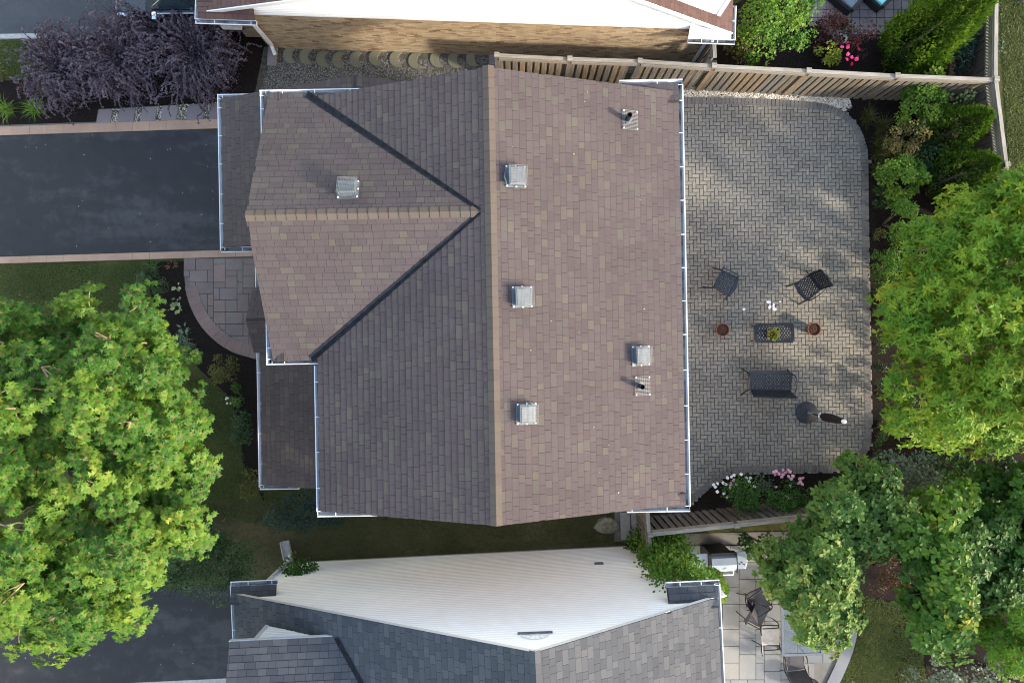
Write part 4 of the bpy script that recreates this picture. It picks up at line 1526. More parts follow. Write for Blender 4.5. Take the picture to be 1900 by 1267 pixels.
gt = thing("dining_table", "grey framed glass dining table under overhanging leaves on the stone patio", "table", W(1487, 1160, .72)[:2] + (.052,), math.radians(1.5))
m = MB()
for s in (-1, 1):
    m.bar((s * .55, -.80, .70), (s * .55, .80, .70), .07, .035).bar((-.55, s * .80, .702), (.55, s * .80, .702), .07, .035)
m.build("frame", M['table_frame'], gt)
MB().box((0, 0, .705), (1.05, 1.55, .010)).build("glass_top", M['glass_top'], gt)
for sx in (-1, 1):
    for sy in (-1, 1):
        MB().bar((sx * .52, sy * .76, 0), (sx * .52, sy * .76, .69), .045, .045, up=(0, 1, 0)).build("leg", M['table_frame'], gt)


def sling_chair(px, py, face, label, mat, name="sling_chair", fold=False):
    rz = math.atan2(face[1], face[0]) - PI / 2
    r = thing(name, label, "chair", W(px, py, .4)[:2] + (.052,), rz, "sling chairs round the glass table")
    w_ = .27
    m = MB()
    q = smooth_path([(0, .27, .44), (0, .0, .405), (0, -.20, .41)], 3)
    for i in range(len(q) - 1):
        m.bar(q[i], q[i + 1], 2 * w_, .008)
    m.build("seat", mat, r)
    m = MB()
    q = smooth_path([(0, -.21, .43), (0, -.30, .70), (0, -.40, .98)], 3)
    for i in range(len(q) - 1):
        m.bar(q[i], q[i + 1], 2 * w_, .008, up=(0, 1, 0))
    m.build("backrest", mat, r)
    for s in (-1, 1):
        x = s * (w_ + .02)
        MB().tube(smooth_path([(x, .30, 0), (x, .29, .43), (x, -.19, .40), (x, -.41, 1.0)], 5), .015, 6).build("side_frame", M['black'], r)
        MB().tube(smooth_path([(x, .27, .45), (x * 1.05, .18, .63), (x * 1.05, -.25, .64)], 4), .016, 6).build("armrest", M['black'], r)
        MB().tube([(x, -.19, .40), (x, -.36, 0)], .014, 6).build("leg", M['black'], r)
    return r


sling_chair(1425, 1177, (1, .05), "pale sling chair drawn up to the left side of the glass table", M['sling_light'])
sling_chair(1402, 1136, (.9, -.45), "black sling chair with its back towards the house, left of the glass table", M['sling'])
sling_chair(1404, 1112, (.8, .5), "dark sling chair next to the barbecue, turned towards the leaves", M['sling'])
sling_chair(1472, 1228, (-.12, 1), "black sling chair at the lower end of the glass table", M['sling'])
rp = thing("round_planter", "round black pot rim at the curved edge of the stone patio", "planter", W(1502, 1276, .4)[:2] + (.052,), 0)
MB().lathe([(.22, 0), (.29, .38), (.31, .40), (.29, .42), (.26, .38)], 24).build("pot", M['black'], rp)
MB().lathe([(.262, .355), (.25, .37), (.05, .375)], 18).build("soil", M['pot_soil'], rp)

for px, py, ang, mat, lab in ((1577, -12, -40, 'cushion_grey', "dark wicker lounger with a grey cushion on the block patio"), (1634, -18, -42, 'teal', "dark wicker lounger with a bright turquoise cushion on the block patio")):
    lo = thing("sun_lounger", lab, "sun lounger", W(px, py, .3)[:2] + (.062,), math.radians(ang))
    MB().box((0, 0, .17), (.75, .9, .30)).build("base", M['wicker'], lo, bevel=.03)
    MB().box((-.36, 0, .38), (.10, .9, .14)).build("side", M['wicker'], lo, bevel=.02)
    MB().box((.36, 0, .38), (.10, .9, .14)).build("side", M['wicker'], lo, bevel=.02)
    MB().box((.02, .0, .37), (.60, .82, .10)).build("cushion", M[mat], lo, bevel=.03)

# parked car, upper left
car = thing("parked_car", "black car on the upper left driveway, nose to the left", "car", (-8.98, 10.05, .012), PI)
prof = [(2.28, .35), (2.33, .55), (2.20, .74), (1.25, .95), (.55, 1.38), (-.9, 1.42), (-1.75, 1.05), (-2.15, .98), (-2.25, .6), (-2.2, .35)]


def body(prof, w0, w1, zsplit):
    m = MB()
    P = []
    for s in (-1, 1):
        for x, z in prof:
            wd = w0 if z < zsplit else w1
            fx = 1 - max(0, abs(x) - 1.7) * .32
            P.append((x, s * wd * fx, z))
    k = len(prof)
    m.add(P, [(i, (i + 1) % k, k + (i + 1) % k, k + i) for i in range(k)] + [tuple(range(k - 1, -1, -1)), tuple(range(k, 2 * k))])
    return m


body([(2.28, .32), (2.34, .55), (2.22, .74), (1.25, .93), (-1.75, .98), (-2.15, .95), (-2.28, .6), (-2.2, .32)], .90, .90, 2).build("body", M['car_paint'], car, bevel=.06)
body([(1.18, .94), (.55, 1.36), (-.9, 1.40), (-1.7, .99)], .82, .66, 1.2).build("cabin", M['car_glass'], car, bevel=.03)
body([(.50, 1.372), (.45, 1.405), (-.85, 1.435), (-.9, 1.40)], .62, .60, 1.39).build("roof", M['car_paint'], car, bevel=.02)
for s in (-1, 1):
    for x in (1.42, -1.38):
        wl = MB().tube([(x, s * .72, .32), (x, s * .91, .32)], .32, 20).build("wheel", M['tyre'], car)
        MB().tube([(x, s * .90, .32), (x, s * .925, .32)], .2, 16).build("rim", M['chrome'], wl)
    m = MB().box((.95, s * 1.02, 1.0), (.14, .22, .15))
    m.build("mirror", M['chrome'], car, bevel=.04)
    MB().bar((1.05, s * .905, .93), (-1.5, s * .905, .96), .02, .025).build("window_trim", M['chrome'], car)
    MB().box((2.02, s * .80, .66), (.3, .14, .10), rz=-s * .25).build("headlight", M['chrome'], car, bevel=.02)
    MB().box((1.98, s * .84, .52), (.12, .08, .06), rz=-s * .25).build("side_marker", M['marker'], car)

# splash block, boulder, trellis
sb = thing("splash_block", "grey concrete splash block under the white downspout", "splash block", W(533, 1022)[:2] + (.004,), math.radians(12))
m = MB()
m.box((0, 0, .03), (.26, .62, .05)).box((-.115, 0, .08), (.03, .62, .06)).box((.115, 0, .08), (.03, .62, .06))
m.build("block", M['concrete'], sb)
m = MB()
bmv = []
for k in range(11):
    a = 2 * PI * k / 11
    bmv.append((.40 * math.cos(a) * R.uniform(.8, 1.1), .27 * math.sin(a) * R.uniform(.85, 1.1)))
P = [(x, y, 0) for x, y in bmv] + [(x * .93, y * .93, .09 + R.uniform(-.02, .02)) for x, y in bmv] + [(x * .55, y * .55, .13 + R.uniform(-.02, .02)) for x, y in bmv]
k = 11
m.add(P, [(i, (i + 1) % k, k + (i + 1) % k, k + i) for i in range(k)] + [(k + i, k + (i + 1) % k, 2 * k + (i + 1) % k, 2 * k + i) for i in range(k)] + [tuple(range(2 * k, 3 * k))])
bo = m.build("boulder", M['rock'])
bo.location = W(1126, 974)[:2] + (.003,)
tag(bo, "flat tan boulder lying in the narrow side yard below the roof", "boulder")
tr = thing("trellis", "small black wire trellis leaning on the white clapboard wall", "trellis", W(600, 1043)[:2] + (0,), .05)
m = MB()
for k in range(5):
    m.bar((-.10 + .0 * k, -.02 - .05, .1 + k * .28), (.38, -.02 - .05, .1 + k * .28), .012, .012)
for k in range(4):
    m.bar((-.08 + k * .15, -.02 - .05, .0), (-.08 + k * .15, -.07, 1.35), .012, .012, up=(0, 1, 0))
m.build("lattice", M['black'], tr)["kind"] = 'stuff'
# ------------------------------------------------------------------ foliage
def LM(key, *a, **k):
    M[key] = leafmat(key, *a, **k)


LM('leaf_oak', [(0, (.022, .070, .010)), (.35, (.048, .128, .014)), (.65, (.092, .185, .018)), (.9, (.160, .245, .024)), (1, (.26, .28, .03))], stem=(.17, .13, .035), trans=.38)
LM('leaf_ash', [(0, (.034, .098, .007)), (.3, (.074, .175, .010)), (.6, (.138, .240, .013)), (.8, (.25, .30, .018)), (1, (.43, .37, .025))], trans=.38)
LM('leaf_serv', [(0, (0.0251, 0.0650, 0.0112)), (.4, (0.0552, 0.1232, 0.0179)), (.75, (0.1129, 0.1848, 0.0291)), (1, (0.2760, 0.2912, 0.0672))], trans=.3)
LM('leaf_lind', [(0, (0.0232, 0.0672, 0.0078)), (.4, (0.0489, 0.1210, 0.0112)), (.75, (0.1005, 0.1848, 0.0157)), (1, (0.3349, 0.3136, 0.0224))], trans=.3)
LM('leaf_silver', [(0, (.05, .085, .055)), (.5, (.11, .16, .10)), (1, (.24, .29, .20))], trans=.25)
LM('leaf_mid', [(0, (.025, .075, .015)), (.5, (.055, .135, .024)), (1, (.12, .21, .035))], trans=.3)
LM('leaf_bright', [(0, (.045, .12, .012)), (.5, (.09, .19, .02)), (1, (.22, .30, .035))], trans=.35)
LM('leaf_dark', [(0, (.014, .036, .014)), (.5, (.030, .066, .022)), (1, (.070, .12, .038))], trans=.2)
LM('leaf_bluegreen', [(0, (.012, .030, .022)), (.5, (.025, .055, .040)), (1, (.06, .10, .07))], trans=.2)
LM('leaf_cedar', [(0, (.022, .062, .008)), (.5, (.055, .120, .012)), (1, (.14, .22, .018))], trans=.25)
LM('leaf_rust', [(0, (.05, .06, .015)), (.5, (.12, .12, .03)), (.8, (.20, .15, .05)), (1, (.22, .12, .06))], trans=.3)
LM('leaf_plum', [(0, (.050, .042, .056)), (.5, (.105, .090, .115)), (1, (.21, .18, .21))], trans=.2)
LM('leaf_maroon', [(0, (.035, .010, .012)), (.5, (.075, .022, .024)), (1, (.14, .06, .035))], trans=.25)
LM('leaf_lime', [(0, (.16, .20, .02)), (.5, (.32, .36, .04)), (1, (.45, .42, .10))], trans=.3)
LM('leaf_variegated', [(0, (.10, .17, .05)), (.5, (.28, .34, .14)), (1, (.50, .52, .30))], trans=.3)
LM('leaf_blade', [(0, (.05, .13, .012)), (.5, (.11, .22, .02)), (1, (.26, .34, .04))], trans=.35)
LM('leaf_fineblade', [(0, (.03, .045, .012)), (.5, (.06, .075, .018)), (1, (.15, .13, .04))], trans=.3)
LM('leaf_brown', [(0, (.035, .018, .008)), (.5, (.075, .038, .014)), (1, (.14, .075, .028))], trans=.25)
M['petal_white'] = plain('petal_white', (.78, .74, .66), .7)
M['petal_pink'] = plain('petal_pink', (.72, .36, .42), .7, var=.3, scale=30)
M['petal_hot'] = plain('petal_hot', (.72, .05, .18), .7)
M['petal_red'] = plain('petal_red', (.55, .02, .05), .7)
M['fallen_leaf'] = leafmat('fallen_leaf', [(0, (.45, .42, .36)), (.6, (.50, .40, .16)), (1, (.30, .18, .08))], trans=.1)


def _tmpl(kind):
    if kind == 'oak':
        V = [(0, 0, 0), (0, .35, .015), (0, .62, .005), (0, 1.0, -.09)]
        T = []
        for s in (1, -1):
            o = len(V)
            V += [(s * .33, .44, -.03), (s * .06, .48, .0), (s * .40, .80, -.08), (s * .055, .78, -.03)]
            A_ = [(0, o, o + 1), (0, o + 1, 1), (1, o + 1, 2), (o + 1, o + 2, o + 3), (o + 1, o + 3, 2), (2, o + 3, 3)]
            T += A_ if s > 0 else [t[::-1] for t in A_]
        return V, T
    if kind == 'lance':
        return [(0, 0, 0), (.19, .42, .03), (0, .5, -.01), (0, 1, -.06), (-.19, .42, .03)], [(0, 1, 2), (2, 1, 3), (0, 2, 4), (2, 3, 4)]
    if kind == 'oval':
        return [(0, 0, 0), (.30, .35, .05), (.24, .75, .03), (0, 1, -.05), (-.24, .75, .03), (-.30, .35, .05), (0, .5, 0)], [(0, 1, 6), (1, 2, 6), (2, 3, 6), (3, 4, 6), (4, 5, 6), (5, 0, 6)]
    if kind == 'tiny':
        return [(0, 0, 0), (.34, .5, .06), (0, 1, -.04), (-.34, .5, .06)], [(0, 1, 2), (0, 2, 3)]
    if kind == 'pinnate':
        V, T = [], []
        for k in range(4):
            y = .16 + .21 * k
            for s in (1, -1):
                if k == 3 and s < 0:
                    continue
                o = len(V)
                a = math.radians(48 if k < 3 else 0) * s
                L = .42 if k < 3 else .45
                for (x, yy, z) in ((0, 0, 0), (.17, .42, .03), (0, 1, -.10), (-.17, .42, .03)):
                    xr, yr = x * L, yy * L
                    V.append((xr * math.cos(a) + yr * math.sin(a), y - xr * math.sin(a) + yr * math.cos(a), z * L - .12 * y * y))
                T += [(o, o + 1, o + 2), (o, o + 2, o + 3)]
        return V, T
    if kind == 'spray':
        return [(0, 0, 0), (.22, .55, .02), (.10, .55, 0), (.02, 1, -.03), (-.12, .6, 0), (-.26, .5, .03)], [(0, 1, 2), (0, 2, 3), (0, 3, 4), (0, 4, 5)]
    if kind == 'blade':
        V = [(-.012, 0, 0), (.012, 0, 0), (-.014, .35, .20), (.014, .35, .20), (-.010, .70, .22), (.010, .70, .22), (0, 1.0, .06)]
        return V, [(0, 1, 3), (0, 3, 2), (2, 3, 5), (2, 5, 4), (4, 5, 6)]
    if kind == 'petal':
        V, T = [(0, 0, .1)], []
        for k in range(8):
            a = 2 * PI * k / 8
            r = .5 if k % 2 else .42
            V.append((r * math.cos(a), r * math.sin(a), .02 + .14 * (k % 2)))
        for k in range(8):
            T.append((0, 1 + k, 1 + (k + 1) % 8))
        return V, T


TM = {k: tuple(np.array(q, dtype=np.float64) if i == 0 else np.array(q, dtype=np.int64) for i, q in enumerate(_tmpl(k))) for k in ('oak', 'lance', 'oval', 'tiny', 'pinnate', 'spray', 'blade', 'petal')}


def unit(a):
    return a / np.maximum(1e-9, np.linalg.norm(a, axis=-1, keepdims=True))


def leaves(name, kind, pos, axis, nrm, size, tone, mat, parent=None, stuff=True):
    V, T = TM[kind]
    pos, axis, nrm = np.asarray(pos, float), unit(np.asarray(axis, float)), np.asarray(nrm, float)
    n = len(pos)
    s = np.cross(axis, nrm)
    bad = np.linalg.norm(s, axis=1) < 1e-4
    s[bad] = np.cross(axis[bad], np.array([.3, .5, .8]))
    s = unit(s)
    up = np.cross(s, axis)
    sz = np.broadcast_to(np.asarray(size, float), (n,))
    P = pos[:, None, :] + sz[:, None, None] * (V[None, :, 0, None] * s[:, None, :] + V[None, :, 1, None] * axis[:, None, :] + V[None, :, 2, None] * up[:, None, :])
    k = len(V)
    TT = (T[None] + (np.arange(n) * k)[:, None, None]).reshape(-1, 3)
    tone = np.broadcast_to(np.asarray(tone, float), (n,))
    return npmesh(name, P.reshape(-1, 3), TT, M[mat], parent, {"tone": np.repeat(np.clip(tone, 0, 1), k), "along": np.tile(V[:, 1], n)}, kind='stuff' if stuff else None)


def rdir(n, zmin=-1.0):
    z = NR.uniform(zmin, 1, n)
    a = NR.uniform(0, 2 * PI, n)
    r = np.sqrt(1 - z * z)
    return np.stack([r * np.cos(a), r * np.sin(a), z], 1)


def clumps(rad, ncl, cr, per, zmin=-.35, shell=(.62, 1.0), keep=None, lump=.18, upb=.35):
    """crown as many small domes of foliage: returns points, outward directions, clump index, clump centres"""
    d = rdir(ncl, zmin)
    # crown radius varies with direction so the outline is uneven
    ph = NR.uniform(0, 6.3, 4)
    az = np.arctan2(d[:, 1], d[:, 0])
    wob = 1 + lump * (.5 * np.sin(2 * az + ph[0]) + .35 * np.sin(3 * az + ph[1] + d[:, 2]) + .3 * np.sin(5 * az + ph[2]))
    f = NR.uniform(shell[0], shell[1], ncl) * wob
    c = d * f[:, None] * np.array(rad)
    if keep is not None:
        k = keep(c)
        c, d = c[k], d[k]
        ncl = len(c)
    rr = cr * NR.uniform(.65, 1.3, ncl)
    idx = np.repeat(np.arange(ncl), per)
    q = rdir(len(idx), -.15)
    p = c[idx] + q * (rr[idx] * NR.uniform(.55, 1.0, len(idx)))[:, None]
    out = unit(q * .7 + d[idx] * .5 + np.array([0, 0, upb]))
    return p, out, idx, c


def rosettes(p, out, n, spread=.9, tilt=.35):
    """n leaves fanned round each tip"""
    m = len(p)
    P = np.repeat(p, n, 0)
    O = np.repeat(out, n, 0)
    ref = unit(np.cross(O, NR.normal(size=(m * n, 3))))
    ax = unit(ref * spread + O * NR.uniform(tilt - .35, tilt + .35, (m * n, 1)))
    return P, ax, O


def limbs(root, base, top, targets, r0, mat='bark', twigs=None):
    """trunk, limbs to the clump centres, thin twigs to some tips"""
    tr = MB()
    mid = [base, (base[0] + R.uniform(-.1, .1), base[1] + R.uniform(-.1, .1), top * .5), (R.uniform(-.1, .1), R.uniform(-.1, .1), top)]
    tr.tube(smooth_path(mid, 4), [r0 * (1 - .055 * i) for i in range(9)], 9)
    tr.build("trunk", M[mat], root, smooth=True)
    n = 0
    for t in targets:
        t = Vector(t)
        z0 = top * R.uniform(.5, .98)
        a = Vector((0, 0, z0))
        m_ = a.lerp(t, .5) + Vector((R.uniform(-.15, .15), R.uniform(-.15, .15), R.uniform(0, .25)))
        MB().tube(smooth_path([a, m_, t], 4), [r0 * .42 * (1 - .1 * i) for i in range(9)], 6).build("limb", M[mat], root, smooth=True)
    if twigs is not None:
        m = MB()
        for a, b in twigs:
            a, b = Vector(a), Vector(b)
            c = a.lerp(b, .5) + Vector((R.uniform(-.05, .05), R.uniform(-.05, .05), .04))
            m.tube([a, c, b], [.016, .012, .006], 4, caps=False)
        m.build("twigs", M['twig'], root, kind='stuff')


def tree(label, loc, zc, rad, leaf, mat, ncl, cr, per, n_ros, size, tone=(.25, .5), r0=.14, keep=None, zmin=-.3, shell=(.6, 1), lump=.18, autumn=None, ntw=260, upb=.35, name="tree", cat="tree", spread=.9, tilt=.35):
    root = thing(name, label, cat, (loc[0], loc[1], 0))
    if keep is not None:
        keep = outline(keep, loc, zc, cr * 32)
    p, o, idx, c = clumps(rad, ncl, cr, per, zmin, shell, keep, lump, upb)
    p[:, 2] += zc
    c = c.copy()
    c[:, 2] += zc
    k = p[:, 2] > .3
    p, o, idx = p[k], o[k], idx[k]
    ct = NR.uniform(tone[0], tone[1], len(c))
    if autumn:
        ct = np.where(NR.uniform(size=len(c)) < autumn[0], NR.uniform(autumn[1], autumn[2], len(c)), ct)
    P, A, O = rosettes(p, o, n_ros, spread, tilt)
    tn = np.repeat(ct[idx] + NR.normal(0, .06, len(idx)), n_ros)
    leaves("crown", leaf, P, A, O + NR.normal(0, .25, O.shape), size * NR.uniform(.6, 1.3, len(P)), tn, mat, root)
    sel = NR.choice(len(c), min(9, len(c)), replace=False)
    ts = NR.choice(len(p), min(ntw, len(p)), replace=False)
    limbs(root, (0, 0, 0), zc * .95, [c[i] for i in sel], r0, twigs=[(c[idx[i]], p[i]) for i in ts])
    return root


def shrub(label, loc, rad, leaf, mat, n, size, tone=(.2, .8), name="shrub", cat="shrub", ncl=14, cr=.4, zc=None, stems=7, z0=0.0, shell=(.5, 1.0), zmin=-.2, up=.4, flowers=None, group=None):
    root = thing(name, label, cat, (loc[0], loc[1], z0), 0, group)
    rad = np.array(rad)
    zc = rad[2] * .9 if zc is None else zc
    per = max(4, int(n / ncl))
    p, o, idx, c = clumps(rad, ncl, cr, per, zmin, shell)
    p[:, 2] += zc
    c = c + np.array([0, 0, zc])
    k = p[:, 2] > .04
    p, o, idx = p[k], o[k], idx[k]
    ct = NR.uniform(tone[0], tone[1], len(c))
    ax = unit(NR.normal(size=p.shape) * .8 + o * .5)
    leaves("foliage", leaf, p, ax, o + np.array([0, 0, up]) + NR.normal(0, .3, o.shape), size * NR.uniform(.7, 1.25, len(p)), ct[idx] + NR.normal(0, .1, len(p)), mat, root)
    for i in range(stems):
        t = c[R.randrange(len(c))]
        MB().tube([(R.uniform(-.05, .05), R.uniform(-.05, .05), 0), (t[0] * .4, t[1] * .4, t[2] * .55), tuple(t)], [.014, .010, .005], 5).build("stem", M['bark'], root)
    for fl in (flowers or []):
        fm, pts, sz = fl
        m0 = None
        for (x, y, z) in pts:
            V, T = TM['petal']
            mm = MB()
            for q in range(3):
                a = R.uniform(0, 6)
                s = sz * (1 - .25 * q)
                mm.add([((vx * math.cos(a) - vy * math.sin(a)) * s, (vx * math.sin(a) + vy * math.cos(a)) * s, vz * s + q * .012) for vx, vy, vz in V], [tuple(t) for t in T])
            f = mm.build("flower", M[fm], root)
            f.location = (x, y, z)
            f.rotation_euler = (R.uniform(-.5, .5), R.uniform(-.5, .5), 0)
    return root


def cedar(label, loc, h, r, mat='leaf_cedar', n=3600, tone=(.15, .75), size=.16, lean=(0, 0)):
    root = thing("cedar_tree", label, "tree", (loc[0], loc[1], 0))
    t = NR.uniform(0, 1, n) ** 1.25
    prof = np.interp(t, [0, .12, .35, .7, .9, 1], [.72, .95, 1.0, .62, .28, .04]) * r
    az = NR.uniform(0, 2 * PI, n)
    lob = 1 + .10 * np.sin(az * 7 + t * 9) + .08 * np.sin(az * 3 + 2 - t * 14) + NR.normal(0, .06, n)
    rr = prof * lob * NR.uniform(.75, 1.03, n)
    p = np.stack([rr * np.cos(az) + lean[0] * t * h, rr * np.sin(az) + lean[1] * t * h, .08 + t * h], 1)
    o = np.stack([np.cos(az), np.sin(az), .25 + t * .5], 1)
    ax = unit(o * .55 + np.array([0, 0, .75]) + NR.normal(0, .28, (n, 3)))
    side = np.cross(o, np.array([0, 0, 1.0]))
    tn = NR.uniform(tone[0], tone[1], n) * .5 + (.25 + .25 * np.sin(az * 7 + t * 9))
    leaves("foliage", 'spray', p, ax, side + NR.normal(0, .6, (n, 3)), size * NR.uniform(.7, 1.3, n), tn, mat, root)
    MB().tube([(0, 0, 0), (lean[0] * h * .5, lean[1] * h * .5, h * .5)], [.05, .02], 7).build("trunk", M['bark'], root)
    return root


def tuft(label, loc, n, length, mat, name="grass_tuft", cat="ornamental grass", group=None, width=1.0, lay=.55):
    root = thing(name, label, cat, (loc[0], loc[1], 0), 0, group)
    az = NR.uniform(0, 2 * PI, n)
    st = NR.uniform(.15, 1.0, n) * lay
    ax = np.stack([np.cos(az) * (.4 + st), np.sin(az) * (.4 + st), 1.0 - st * .9], 1)
    p = np.stack([NR.normal(0, .05, n), NR.normal(0, .05, n), np.full(n, .01)], 1)
    leaves("blades", 'blade', p, ax, np.array([0, 0, 1.0]) + np.zeros((n, 3)), length * NR.uniform(.6, 1.15, n), NR.uniform(.1, 1, n), mat, root)
    return root


def rosette_plant(label, loc, n, length, mat, name="hosta", cat="plant", leaf='oval', group=None):
    root = thing(name, label, cat, (loc[0], loc[1], 0), 0, group)
    az = NR.uniform(0, 2 * PI, n)
    tl = NR.uniform(.15, .8, n)
    ax = np.stack([np.cos(az), np.sin(az), tl], 1)
    p = np.stack([np.cos(az) * .06, np.sin(az) * .06, np.full(n, .05) + tl * .12], 1)
    leaves("foliage", leaf, p, ax, np.array([0, 0, 1.0]) + NR.normal(0, .2, (n, 3)), length * NR.uniform(.7, 1.15, n), NR.uniform(.1, 1, n), mat, root)
    return root


def outline(px, loc, zc, push=.0):
    """crown limits measured from the photograph: keeps the clumps that lie inside the outline"""
    cx, cy = sum(p[0] for p in px) / len(px), sum(p[1] for p in px) / len(px)

    def k(c):
        out = []
        for x, y, z in c:
            q = H / (H - (z + zc))
            u, v = 950 + (x + loc[0]) * q * FPX, 633.5 - (y + loc[1]) * q * FPX
            d = math.hypot(u - cx, v - cy) + 1e-6
            out.append(inpoly(u + (u - cx) / d * push, v + (v - cy) / d * push, px))
        return np.array(out)
    return k


# the two big trees
tree("large bright green lobed leaf tree filling the lower left, beside the two driveways", (-9.95, -3.0), 4.9, (4.6, 5.0, 2.9), 'oak', 'leaf_oak', 820, .45, 20, 9, .145, tone=(.05, .9), r0=.2, zmin=-.5, shell=(.45, 1.04), lump=.30, ntw=900, spread=1.0, tilt=.15, upb=.8, keep=[(-160, 570), (40, 570), (95, 585), (120, 570), (165, 535), (200, 585), (260, 545), (300, 560), (300, 600), (330, 640), (355, 625), (404, 690), (375, 740), (380, 790), (402, 840), (394, 900), (365, 960), (378, 1000), (340, 1040), (285, 1080), (260, 1110), (240, 1180), (205, 1130), (165, 1190), (130, 1240), (70, 1200), (40, 1180), (-160, 1190)])
tree("large yellow green feather leaved tree at the right edge over the patio border", (12.3, .6), 3.9, (3.9, 3.7, 2.6), 'lance', 'leaf_ash', 620, .42, 34, 9, .130, tone=(.28, .80), r0=.16, zmin=-.5, shell=(.55, 1.02), lump=.14, autumn=(.10, .70, .95), ntw=300, spread=1.0, tilt=.12, upb=.9, keep=[(1640, 520), (1622, 560), (1636, 640), (1622, 700), (1645, 760), (1660, 805), (1720, 845), (1790, 862), (1850, 855), (1900, 838), (2100, 800), (2100, 300), (1900, 312), (1850, 330), (1790, 345), (1740, 385), (1695, 398), (1675, 440), (1655, 480)])
# the lower right group
tree("dark green round leaved tree overhanging the glass table on the stone patio", (7.45, -6.4), 3.0, (2.4, 2.3, 1.3), 'oval', 'leaf_serv', 230, .30, 24, 6, .115, tone=(.25, .95), r0=.07, zmin=-.5, shell=(.2, 1.0), lump=.35, ntw=260, spread=.95, tilt=.2, upb=.7, keep=[(1400, 1000), (1460, 960), (1530, 990), (1600, 1040), (1610, 1110), (1590, 1170), (1560, 1205), (1500, 1215), (1470, 1180), (1445, 1120), (1410, 1090), (1380, 1060)])
tree("slim grey green tree reaching over the wooden fence at the patio corner", (9.1, -4.75), 2.7, (2.4, 1.9, 1.2), 'oval', 'leaf_serv', 190, .32, 26, 6, .125, tone=(.25, .8), r0=.06, zmin=-.5, shell=(.2, 1.0), lump=.35, ntw=240, spread=.95, tilt=.2, upb=.7, keep=[(1510, 880), (1565, 822), (1625, 850), (1665, 890), (1700, 960), (1660, 1020), (1560, 1040), (1470, 1030), (1390, 1015), (1410, 975), (1490, 945), (1500, 920)])
tree("dense dark green tree between the feather leaved tree and the lower lawn", (11.9, -6.4), 3.2, (2.5, 2.9, 1.9), 'oval', 'leaf_lind', 300, .40, 36, 6, .14, tone=(.15, .72), r0=.11, zmin=-.5, shell=(.35, 1.02), lump=.25, autumn=(.10, .8, 1.0), ntw=160, spread=.95, tilt=.2, upb=.7, keep=[(1690, 910), (1790, 890), (1820, 1000), (1800, 1100), (1775, 1230), (1700, 1190), (1660, 1090), (1680, 1000), (1630, 980), (1650, 920)])
tree("green tree with yellow tips at the lower right corner", (13.6, -8.2), 3.3, (2.5, 2.5, 1.7), 'lance', 'leaf_ash', 260, .40, 32, 8, .13, tone=(.1, .5), r0=.09, zmin=-.5, shell=(.45, 1.0), lump=.25, autumn=(.2, .7, .95), ntw=120, spread=1.0, tilt=.15, upb=.8, keep=[(1785, 1030), (1850, 990), (2000, 1000), (2000, 1210), (1880, 1250), (1825, 1230), (1770, 1150)])
tree("dark green tree at the right edge below the feather leaved tree", (14.3, -4.5), 2.8, (2.3, 2.0, 1.6), 'oval', 'leaf_lind', 230, .38, 36, 6, .135, tone=(.2, .7), r0=.08, zmin=-.5, shell=(.4, 1.0), lump=.2, ntw=100, spread=.95, tilt=.2, upb=.7, keep=[(1760, 880), (2000, 850), (2000, 1050), (1850, 1050), (1780, 980)])
shrub("silvery leaved bush at the foot of the feather leaved tree, by the patio corner", W(1652, 872)[:2], (.8, .7, .9), 'oval', 'leaf_silver', 1500, .10, (.2, .9), ncl=20, cr=.3)
shrub("dark green bush in the gap between the silvery bush and the right edge", W(1745, 880)[:2], (1.0, .65, .8), 'oval', 'leaf_mid', 1800, .10, (.0, .6), ncl=24, cr=.32)
shrub("low dark bush at the far right below the feather leaved tree", W(1860, 875)[:2], (1.0, .6, .8), 'oval', 'leaf_dark', 1500, .10, (.2, .9), ncl=22, cr=.32)
shrub("olive bush behind the end of the dark wooden fence", W(1640, 935)[:2], (.7, .5, .8), 'oval', 'leaf_serv', 1000, .10, (.0, .7), ncl=16, cr=.3)
shrub("dark undergrowth bush beside the dense tree's trunk", W(1700, 1000)[:2], (.9, .7, .6), 'oval', 'leaf_dark', 1300, .10, (.2, .9), ncl=18, cr=.3)
shrub("pale spotted leaved bush at the lower lawn edge", W(1720, 1235)[:2], (.9, .6, .7), 'oval', 'leaf_silver', 900, .09, (.4, 1.0), ncl=16, cr=.3)
shrub("dark bush with scattered pale leaves in the lower right corner", W(1830, 1235)[:2], (1.1, .6, .6), 'oval', 'leaf_silver', 900, .085, (.1, .8), ncl=18, cr=.3)
shrub("rust brown bush in the shade beside the stone patio trees", W(1625, 1050)[:2], (.5, .6, .7), 'tiny', 'leaf_brown', 700, .06, (.0, .6), ncl=14, cr=.26)
shrub("dark green bush under the overhanging tree beside the barbecue", W(1400, 1000)[:2], (.8, .28, .6), 'oval', 'leaf_mid', 900, .09, (.0, .7), ncl=12, cr=.25)

tree("dark leafy tree closing the gap between the dense tree and the corner tree", (11.75, -5.35), 2.6, (2.0, 1.9, 1.3), 'oval', 'leaf_serv', 170, .36, 30, 6, .125, tone=(.1, .6), r0=.07, zmin=-.5, shell=(.3, 1.0), lump=.25, ntw=120, spread=.95, tilt=.2, upb=.7, keep=[(1720, 960), (1880, 930), (1930, 1080), (1810, 1150), (1740, 1080)])
